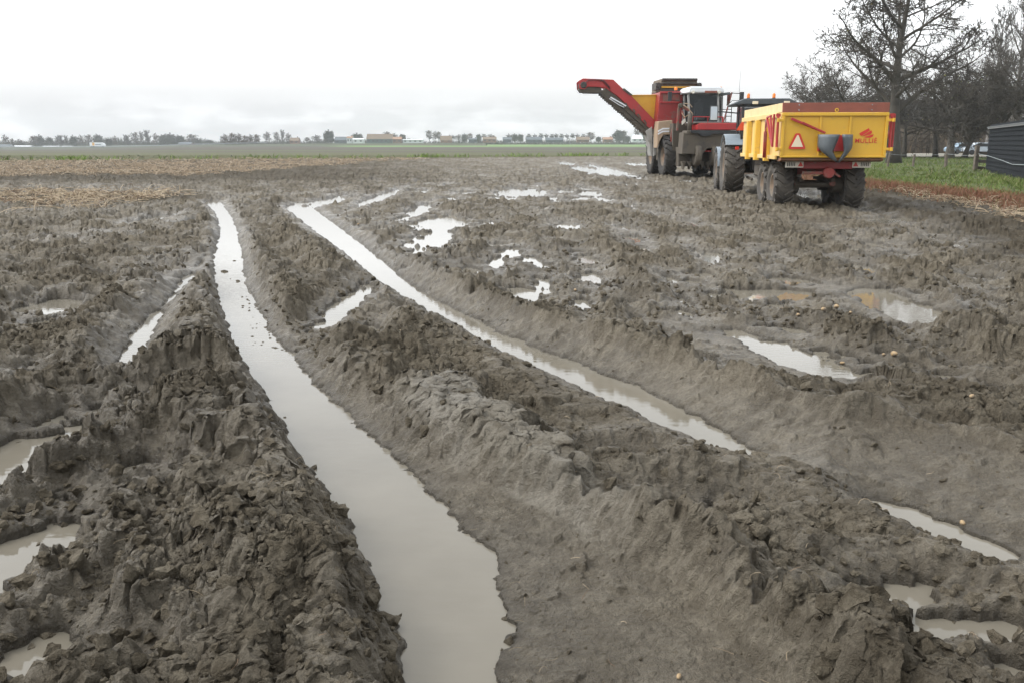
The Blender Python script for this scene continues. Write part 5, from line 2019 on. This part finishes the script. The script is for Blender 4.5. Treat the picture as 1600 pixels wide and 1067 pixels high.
e = empty('lorry', (at(153, YR), YR, zq(231.8, YR) + .02))
tag(e, 'white lorry with an orange square driving on the far road', 'lorry')
m = MB()
m.box(-3.7, 2.2, -1.2, 1.2, .9, 2.75)
m.build('box_body', white_roof, e, bevel=.05)
m = MB()
m.prism([(2.3, .5), (2.3, 2.4), (3.0, 2.5), (3.6, 1.5), (3.7, .5)], 'y', -1.15, 1.15)
m.build('cab', white_roof, e, bevel=.05)
m = MB()
m.box(-2.3, -1.2, -1.24, -1.203, 1.2, 2.65)
m.build('panel', surf('orange_panel', (0.75, 0.42, 0.10), rough=.5), e)
m = MB()
m.box(-.9, 2.1, -1.24, -1.203, 1.5, 1.9)
m.build('stripe', surf('grey_stripe', (0.2, 0.25, 0.28), rough=.5), e)
for x in (-2.8, -1.7, 2.9):
    m = MB()
    m.lathe([(.001, -1.2), (.5, -1.2), (.5, 1.2), (.001, 1.2)], (x, 0, .5), 'y', 16)
    m.build('wheel', black, e)

tile = surf('orange_tiles', (0.14, 0.10, 0.063), (0.12, 0.085, 0.054), rough=.85, scale=.5)
tile_b = surf('brown_tiles', (0.25, 0.14, 0.085), (0.20, 0.12, 0.07), rough=.85, scale=.5)
slate = surf('slate_roof', (0.07, 0.085, 0.095), (0.055, 0.066, 0.075), rough=.8, scale=.5)
brick = surf('brown_brick', (0.20, 0.12, 0.08), (0.16, 0.10, 0.07), rough=.9, scale=.5)
orange_w = surf('orange_brick', (0.14, 0.088, 0.06), (0.115, 0.075, 0.053), rough=.9, scale=.5)
white_w = surf('white_wall', (0.42, 0.44, 0.45), (0.38, 0.40, 0.41), rough=.7, scale=.5)
dark_w = surf('dark_cladding', (0.055, 0.07, 0.078), (0.045, 0.056, 0.062), rough=.8, scale=.5)
green_w = surf('dark_green_wall', (0.055, 0.08, 0.075), (0.045, 0.065, 0.06), rough=.8, scale=.5)
YH = 640.0
def sc(px, Y=YH):
    return px / F * Y
# (u0, u1, v top, v eaves, v base, wall, roof, name, label, category)
HO = [(-6, 18, 226.5, 229.5, 232.5, white_w, slate, 'white_barn', 'white gabled barn at the far left end of the horizon', 'barn'),
      (22, 50, 228.5, 229.8, 232.5, white_w, white_roof, 'long_shed', 'long low white shed beneath the three leftmost trees', 'shed'),
      (68, 92, 229.0, 230.2, 232.6, white_w, white_roof, 'long_shed', 'low white shed between two dark tree clumps left of the lorry', 'shed'),
      (98, 114, 229.0, 230.2, 232.6, white_w, white_roof, 'long_shed', 'low white shed nearest the lorry on its left', 'shed'),
      (282, 301, 222.8, 225.6, 228.4, orange_w, slate, 'house', 'orange house with grey roof in front of the dark left grove', 'house'),
      (455, 468, 216.0, 220.6, 225.0, brick, tile, 'house', 'lone narrow house with orange roof beside two slim trees', 'house'),
      (525, 543, 214.6, 219.5, 224.2, dark_w, slate, 'dark_barn', 'dark slate barn just left of the white farmhouse', 'barn'),
      (544, 552, 214.0, 216.4, 224.0, white_w, tile_b, 'farmhouse', 'tall white farmhouse in the middle of the horizon', 'farmhouse'),
      (553, 569, 217.0, 218.4, 224.0, white_w, white_roof, 'house_annex', 'low white annex to the right of the white farmhouse', 'annex'),
      (575, 614, 210.2, 217.6, 224.0, green_w, tile, 'big_barn', 'biggest barn on the horizon with long orange roof', 'barn'),
      (615, 628, 214.8, 218.2, 223.8, orange_w, tile_b, 'house', 'orange brick house against the right end of the biggest barn', 'house'),
      (631, 661, 218.4, 219.2, 223.6, white_w, white_roof, 'glasshouse', 'long white glasshouse right of the biggest barn', 'glasshouse'),
      (689, 706, 213.0, 219.8, 222.8, brick, tile, 'house', 'house with steep orange roof between loose trees and the village', 'house'),
      (733, 745, 216.6, 218.5, 222.8, dark_w, slate, 'house', 'small dark house at the left end of the village', 'house'),
      (755, 775, 214.6, 218.2, 222.8, brick, tile, 'house', 'brick house with orange roof left of the dark village barns', 'house'),
      (786, 799, 215.2, 218.6, 222.8, dark_w, slate, 'dark_barn', 'small dark barn left of the round-headed tree row', 'barn'),
      (822, 846, 214.6, 219.0, 222.6, dark_w, slate, 'dark_barn', 'dark barn with slate roof under the left half of the round-headed trees', 'barn'),
      (853, 879, 215.8, 219.4, 222.6, dark_w, slate, 'dark_barn', 'long dark barn under the middle of the round-headed trees', 'barn'),
      (901, 920, 214.6, 219.0, 222.4, orange_w, tile, 'house', 'house with orange roof under the right end of the round-headed trees', 'house'),
      (942, 956, 215.2, 218.6, 222.4, orange_w, tile_b, 'house', 'reddish house just left of the big dark round tree', 'house'),
      (987, 1003, 211.6, 217.4, 222.2, white_w, white_roof, 'house', 'white house with broad roof left of the harvester', 'house')]
rng = random.Random(31)
for (u0, u1, vt, ve, vb, wm, rm, nm, lab, cat) in HO:
    Yh = YH + rng.uniform(-12, 12) + (0 if u0 > 400 else 0)
    w = sc(u1 - u0, Yh)
    zb = zq(vb, Yh)
    wins = []
    nwin = max(2, min(6, int(w / 3)))
    if 'shed' not in nm:
        hwall = zq(ve, Yh) - zb
        for k in range(nwin):
            wins.append((-w / 2 + w * (k + .5) / nwin, hwall * .35, min(1.3, w / nwin * .45), hwall * .4))
    barn(nm, (at((u0 + u1) / 2, Yh), Yh, zb), w, rng.uniform(6, 9), zq(ve, Yh) - zb, zq(vt, Yh) - zb, wm, rm, lab, cat, 'buildings along the far horizon', wins=wins, chimney=(w * .3 if nm in ('house', 'farmhouse') else None), hip=(.35 if u0 == 987 else 0))

# far trees: a few built once, then copied with labels of their own
FARB = dict(segs=[6, 5, 4, 3], wander=[.05, .16, .25, .3], trop=[.02, .06, .04, .0], taper=[.8, .8, .75, .5], n=[15, 9, 6], t0=[.18, .15, .12],
            ang=[(30, 62), (25, 60), (25, 65)], len=[(.45, .60), (.40, .6), (.4, .6)], short=[.35, .3, .3], rmin=.050)
FARU = dict(FARB, ang=[(20, 40), (20, 45), (20, 50)], trop=[.02, .12, .08, .0], len=[(.35, .5), (.4, .6), (.4, .6)])
POLL = dict(FARB, t0=[.55, .2, .15], ang=[(25, 95), (25, 65), (25, 70)], len=[(.40, .5), (.40, .6), (.4, .6)], trop=[0, .0, .0, .0])
far_bark = surf('far_bark', (0.075, 0.068, 0.060), (0.06, 0.055, 0.048), rough=.95)
far_twig = surf('far_twigs', (0.085, 0.076, 0.064), (0.07, 0.062, 0.052), rough=.95)
far_rust = surf('far_rusty_leaves', (0.15, 0.10, 0.055), (0.11, 0.085, 0.05), rough=.95, scale=.2)
far_leaf = surf('far_dark_leaves', (0.050, 0.060, 0.040), (0.075, 0.078, 0.045), rough=.95, scale=.2)


def far_proto(kind, seed):
    if kind in ('bare', 'up', 'poll'):
        T = Tree(seed, {'bare': FARB, 'up': FARU, 'poll': POLL}[kind])
        T.limb((0, 0, 0), (0, 0, 1), 8.2 if kind != 'poll' else 6.6, .24, 0)
        lv = 0
        if kind == 'bare':
            lv = 260
    else:
        T = Tree(seed, FARB)
        T.limb((0, 0, 0), (0, 0, 1), 7.6, .3, 0)
        lv = 2600
    e = empty('tmp', (0, 0, 0))
    T.tr.build('trunk', far_bark, e)
    T.cr.build('crown', far_twig, e)
    if lv:
        m = MB()
        r_ = T.rng
        for _ in range(lv):
            if kind == 'dense':
                a, b_ = r_.uniform(0, 6.283), r_.random()
                rr = (r_.random() ** .4) * 3.9 * (.75 + .25 * math.sin(a * 3 + seed) * math.sin(b_ * 7))
                ph = math.acos(1 - 1.75 * b_)
                p = Vector((rr * math.sin(ph) * math.cos(a), rr * math.sin(ph) * math.sin(a), 5.3 + rr * 1.15 * math.cos(ph)))
                if r_.random() < .25:
                    p.z = r_.uniform(1.2, 4)
            else:
                p = T.rng.choice(T.tips)[0] + T.rv() * .4
            s1 = r_.uniform(.25, .55)
            a_, c_ = T.rv() * s1, T.rv() * s1
            m.add([p, p + a_, p + a_ + c_, p + c_], [(0, 1, 2, 3)])
        m.build('foliage', far_leaf if kind == 'dense' else far_rust, e)
    zs = [v[2] for o_ in e.children for v in (o_.bound_box)]
    xs_ = [v[0] for o_ in e.children for v in (o_.bound_box)]
    e['h'], e['w'] = max(zs), max(xs_) - min(xs_)
    return e


PROTO = {k: [far_proto(k, s_ + 100 * i) for i in range(2)] for k, s_ in (('bare', 3), ('up', 5), ('poll', 7), ('dense', 9))}
used = {}
FT = [(9, 209.5, 13, 'bare', 'vase-shaped bare tree at the far left edge of the horizon'), (20, 216, 8, 'bare', 'small dark tree second from the left edge of the horizon'), (31, 216.5, 13, 'bare', 'small flat-topped bare tree third from the left edge of the horizon'),
      (52, 212, 16, 'bare', 'rust-tinted tree leaning against the left side of a broad dark tree'), (62, 209.5, 18, 'dense', 'broad dark rust-tinted tree in the left clump'), (78, 213.5, 13, 'dense', 'smaller dark tree standing alone right of the broad left clump'),
      (90, 212, 9, 'up', 'upright tree, left one of three narrow trees before the lorry'), (97, 210.5, 9, 'up', 'upright tree, middle one of three narrow trees before the lorry'), (104, 211, 9, 'up', 'upright tree, right one of three narrow trees before the lorry'),
      (115, 210.5, 13, 'dense', 'dark ivy-clad tree just right of the three narrow trees'), (126, 210, 14, 'bare', 'open bare tree left above the lorry'), (140, 209.5, 15, 'bare', 'wide bare tree directly above the tail of the lorry'), (154, 209, 16, 'dense', 'dark wide tree directly above the cab of the lorry'),
      (170, 215, 12, 'dense', 'low bushy tree right of the lorry'), (180, 211, 9, 'bare', 'thin bare tree with round head right of the lorry bush'), (201, 210, 13, 'up', 'upright tree at the left end of the tall grove'),
      (213, 205.5, 14, 'bare', 'tall bare tree, second in the tall grove'), (222, 205, 10, 'up', 'tall narrow tree in the middle of the tall grove'), (232, 202.5, 10, 'up', 'tallest narrow tree at the right of the tall grove'),
      (244, 207, 12, 'bare', 'rust-tinted bare tree beside the tallest narrow tree'), (257, 209, 18, 'dense', 'dark leafy mass at the left of the rounded grove'), (267, 207, 16, 'dense', 'highest dark tree of the rounded grove'), (281, 210.5, 18, 'dense', 'dark rounded tree behind the orange house with grey roof'),
      (299, 209, 20, 'bare', 'broad bare tree at the right of the rounded grove'), (309, 217.5, 12, 'dense', 'low dark bush at the right foot of the rounded grove'), (326, 219, 14, 'dense', 'low far-off bush alone above the climbing road'), (352, 208.5, 16, 'bare', 'bare tree, first of the row on the dyke'),
      (363, 207, 14, 'bare', 'bare tree, second of the row on the dyke'), (374, 207, 14, 'bare', 'bare tree, third of the row on the dyke'), (383, 211, 11, 'bare', 'lower bare tree, fourth of the row on the dyke'), (392, 209, 13, 'bare', 'bare tree, fifth of the row on the dyke'), (401, 209, 12, 'bare', 'bare tree, last of the row on the dyke'),
      (418, 205, 14, 'bare', 'lone bare tree with rounded head between the dyke row and the narrow house'), (433, 205.5, 10, 'bare', 'slim tree left of the narrow house, nearest the lone one'), (442, 202, 9, 'up', 'tallest slim tree left of the narrow orange-roofed house'), (451, 207, 11, 'bare', 'slim tree touching the narrow orange-roofed house'),
      (480, 214.5, 10, 'bare', 'small bare tree right of the narrow orange-roofed house'), (495, 210.5, 18, 'bare', 'wide pale bare tree left of the dark slate barn'), (514, 202, 18, 'dense', 'tall dark round tree left of the dark slate barn'), (516, 216, 20, 'dense', 'low dark bush at the foot of the dark slate barn'),
      (558, 207.5, 20, 'dense', 'dark round tree behind the white annex'), (606, 205, 14, 'bare', 'bare tree behind the right half of the biggest barn'), (617, 207, 12, 'bare', 'bare tree behind the orange brick house'), (629, 209, 12, 'dense', 'dark tree at the left end of the glasshouse'),
      (671, 203, 12, 'bare', 'tall bare tree, left one of three before the steep-roofed house'), (680, 204, 11, 'bare', 'tall bare tree, middle one of three before the steep-roofed house'), (686, 205, 11, 'bare', 'tall bare tree, right one of three before the steep-roofed house'),
      (709, 211, 10, 'poll', 'round tree right beside the steep-roofed house'), (717, 209, 11, 'bare', 'bare tree second right of the steep-roofed house'), (726, 208, 11, 'dense', 'dark tree left above the small dark village house'), (734, 208, 11, 'bare', 'bare tree above the small dark village house'),
      (748, 209, 9, 'dense', 'narrow dark tree left of the brick house in the village'), (756, 209, 10, 'poll', 'round tree behind the left end of the brick village house'), (767, 208.5, 15, 'bare', 'wide bare tree behind the brick village house'),
      (796, 209, 11, 'poll', 'round tree behind the small dark village barn'), (804, 208, 12, 'dense', 'dark round tree right of the small dark village barn'), (813, 209, 11, 'dense', 'dark small tree just before the round-headed row')]
ordn = ['first', 'second', 'third', 'fourth', 'fifth', 'sixth', 'seventh', 'eighth', 'ninth', 'tenth', 'last']
for i, u in enumerate((826, 836, 845, 854, 862, 869.5, 877, 886, 894, 902.5, 911)):
    FT.append((u, 208.6 + .5 * math.sin(i * 2.1), 8.5, 'poll', '%s round-headed tree from the left in the clipped village row' % ordn[i]))
FT += [(923, 206, 15, 'bare', 'bare tree at the right end of the clipped village row'), (935, 213, 10, 'dense', 'low bush left of the reddish house'), (968, 202, 23, 'dense', 'biggest dark round tree left of the harvester'), (979, 211.5, 14, 'dense', 'dark bush between the biggest round tree and the white house'),
       (995, 198.5, 16, 'bare', 'tall bare tree behind the white house left of the harvester'), (1009, 203.5, 16, 'dense', 'dark tree immediately left of the harvester wheels'),
       (1245, 214, 16, 'dense', 'far dark tree seen under the trailer body')][:6]
rng = random.Random(12)
cnt = {}
for (u, vt, wpx, kind, lab) in FT:
    Yt = rng.uniform(655, 720)
    vb = 232 if u < 215 else (229.5 if u < 320 else (225.5 if u < 470 else 223.5))
    if kind == 'poll':
        Yt = 665
    if 345 < u < 405:
        Yt, vb = 482, 231
    i = cnt.get(kind, 0)
    cnt[kind] = i + 1
    p = PROTO[kind][i % 2]
    c = copy_tree(p)
    c.name = {'bare': 'bare_tree', 'up': 'upright_tree', 'poll': 'clipped_tree', 'dense': 'leafy_tree'}[kind]
    zb = zq(vb, Yt)
    H, Wd = zq(vt, Yt) - zb, sc(wpx, Yt) * 1.15
    c.location = (at(u, Yt), Yt, zb)
    c.scale = (Wd / p['w'], Wd / p['w'], H / p['h'])
    c.rotation_euler = (0, 0, 0 if kind == 'poll' else rng.choice((0, 3.1416)))
    del c['h'], c['w']
    tag(c, lab, 'tree', 'trees along the far horizon')
for ps in PROTO.values():
    for p in ps:
        for ch_ in list(p.children):
            bpy.data.objects.remove(ch_)
        bpy.data.objects.remove(p)
# low scrub that fills the foot of the tree line
o = blades('far_scrub', *(lambda r_: ((lambda x_: (x_, r_.uniform(722, 735, len(x_)).astype(np.float32), np.full(len(x_), -1.0, np.float32), (2.6 + 4.2 * r_.rand(len(x_))) * (0.6 + .8 * np.abs(pn(x_ * .03, x_ * 0, 93))), 0.7))(r_.uniform(-420, 190, 14000).astype(np.float32))))(np.random.RandomState(5)), .4, leaf_mat('scrub', (0.060, 0.066, 0.048), (0.085, 0.080, 0.055)), 15)
tag(o, 'low scrub and hedges along the foot of the far tree line', 'hedges', kind='stuff')

# ------------------------------------------------------------------ the damp air between here and the horizon
m = MB()
m.box(-900, 600, -60, 1150, -4.5, 30)
hz_m = bpy.data.materials.new('damp_air')
hz_m.use_nodes = True
ht = hz_m.node_tree
ht.nodes.clear()
pv = ht.nodes.new('ShaderNodeVolumePrincipled')
pv.inputs['Color'].default_value = (0.90, 0.95, 0.985, 1)
pv.inputs['Density'].default_value = 0.00026
pv.inputs['Anisotropy'].default_value = 0.2
ou = ht.nodes.new('ShaderNodeOutputMaterial')
ht.links.new(pv.outputs[0], ou.inputs['Volume'])
o = m.build('haze', hz_m, None)
o.display_type = 'WIRE'
tag(o, 'thin damp haze over the fields', 'haze', kind='stuff')
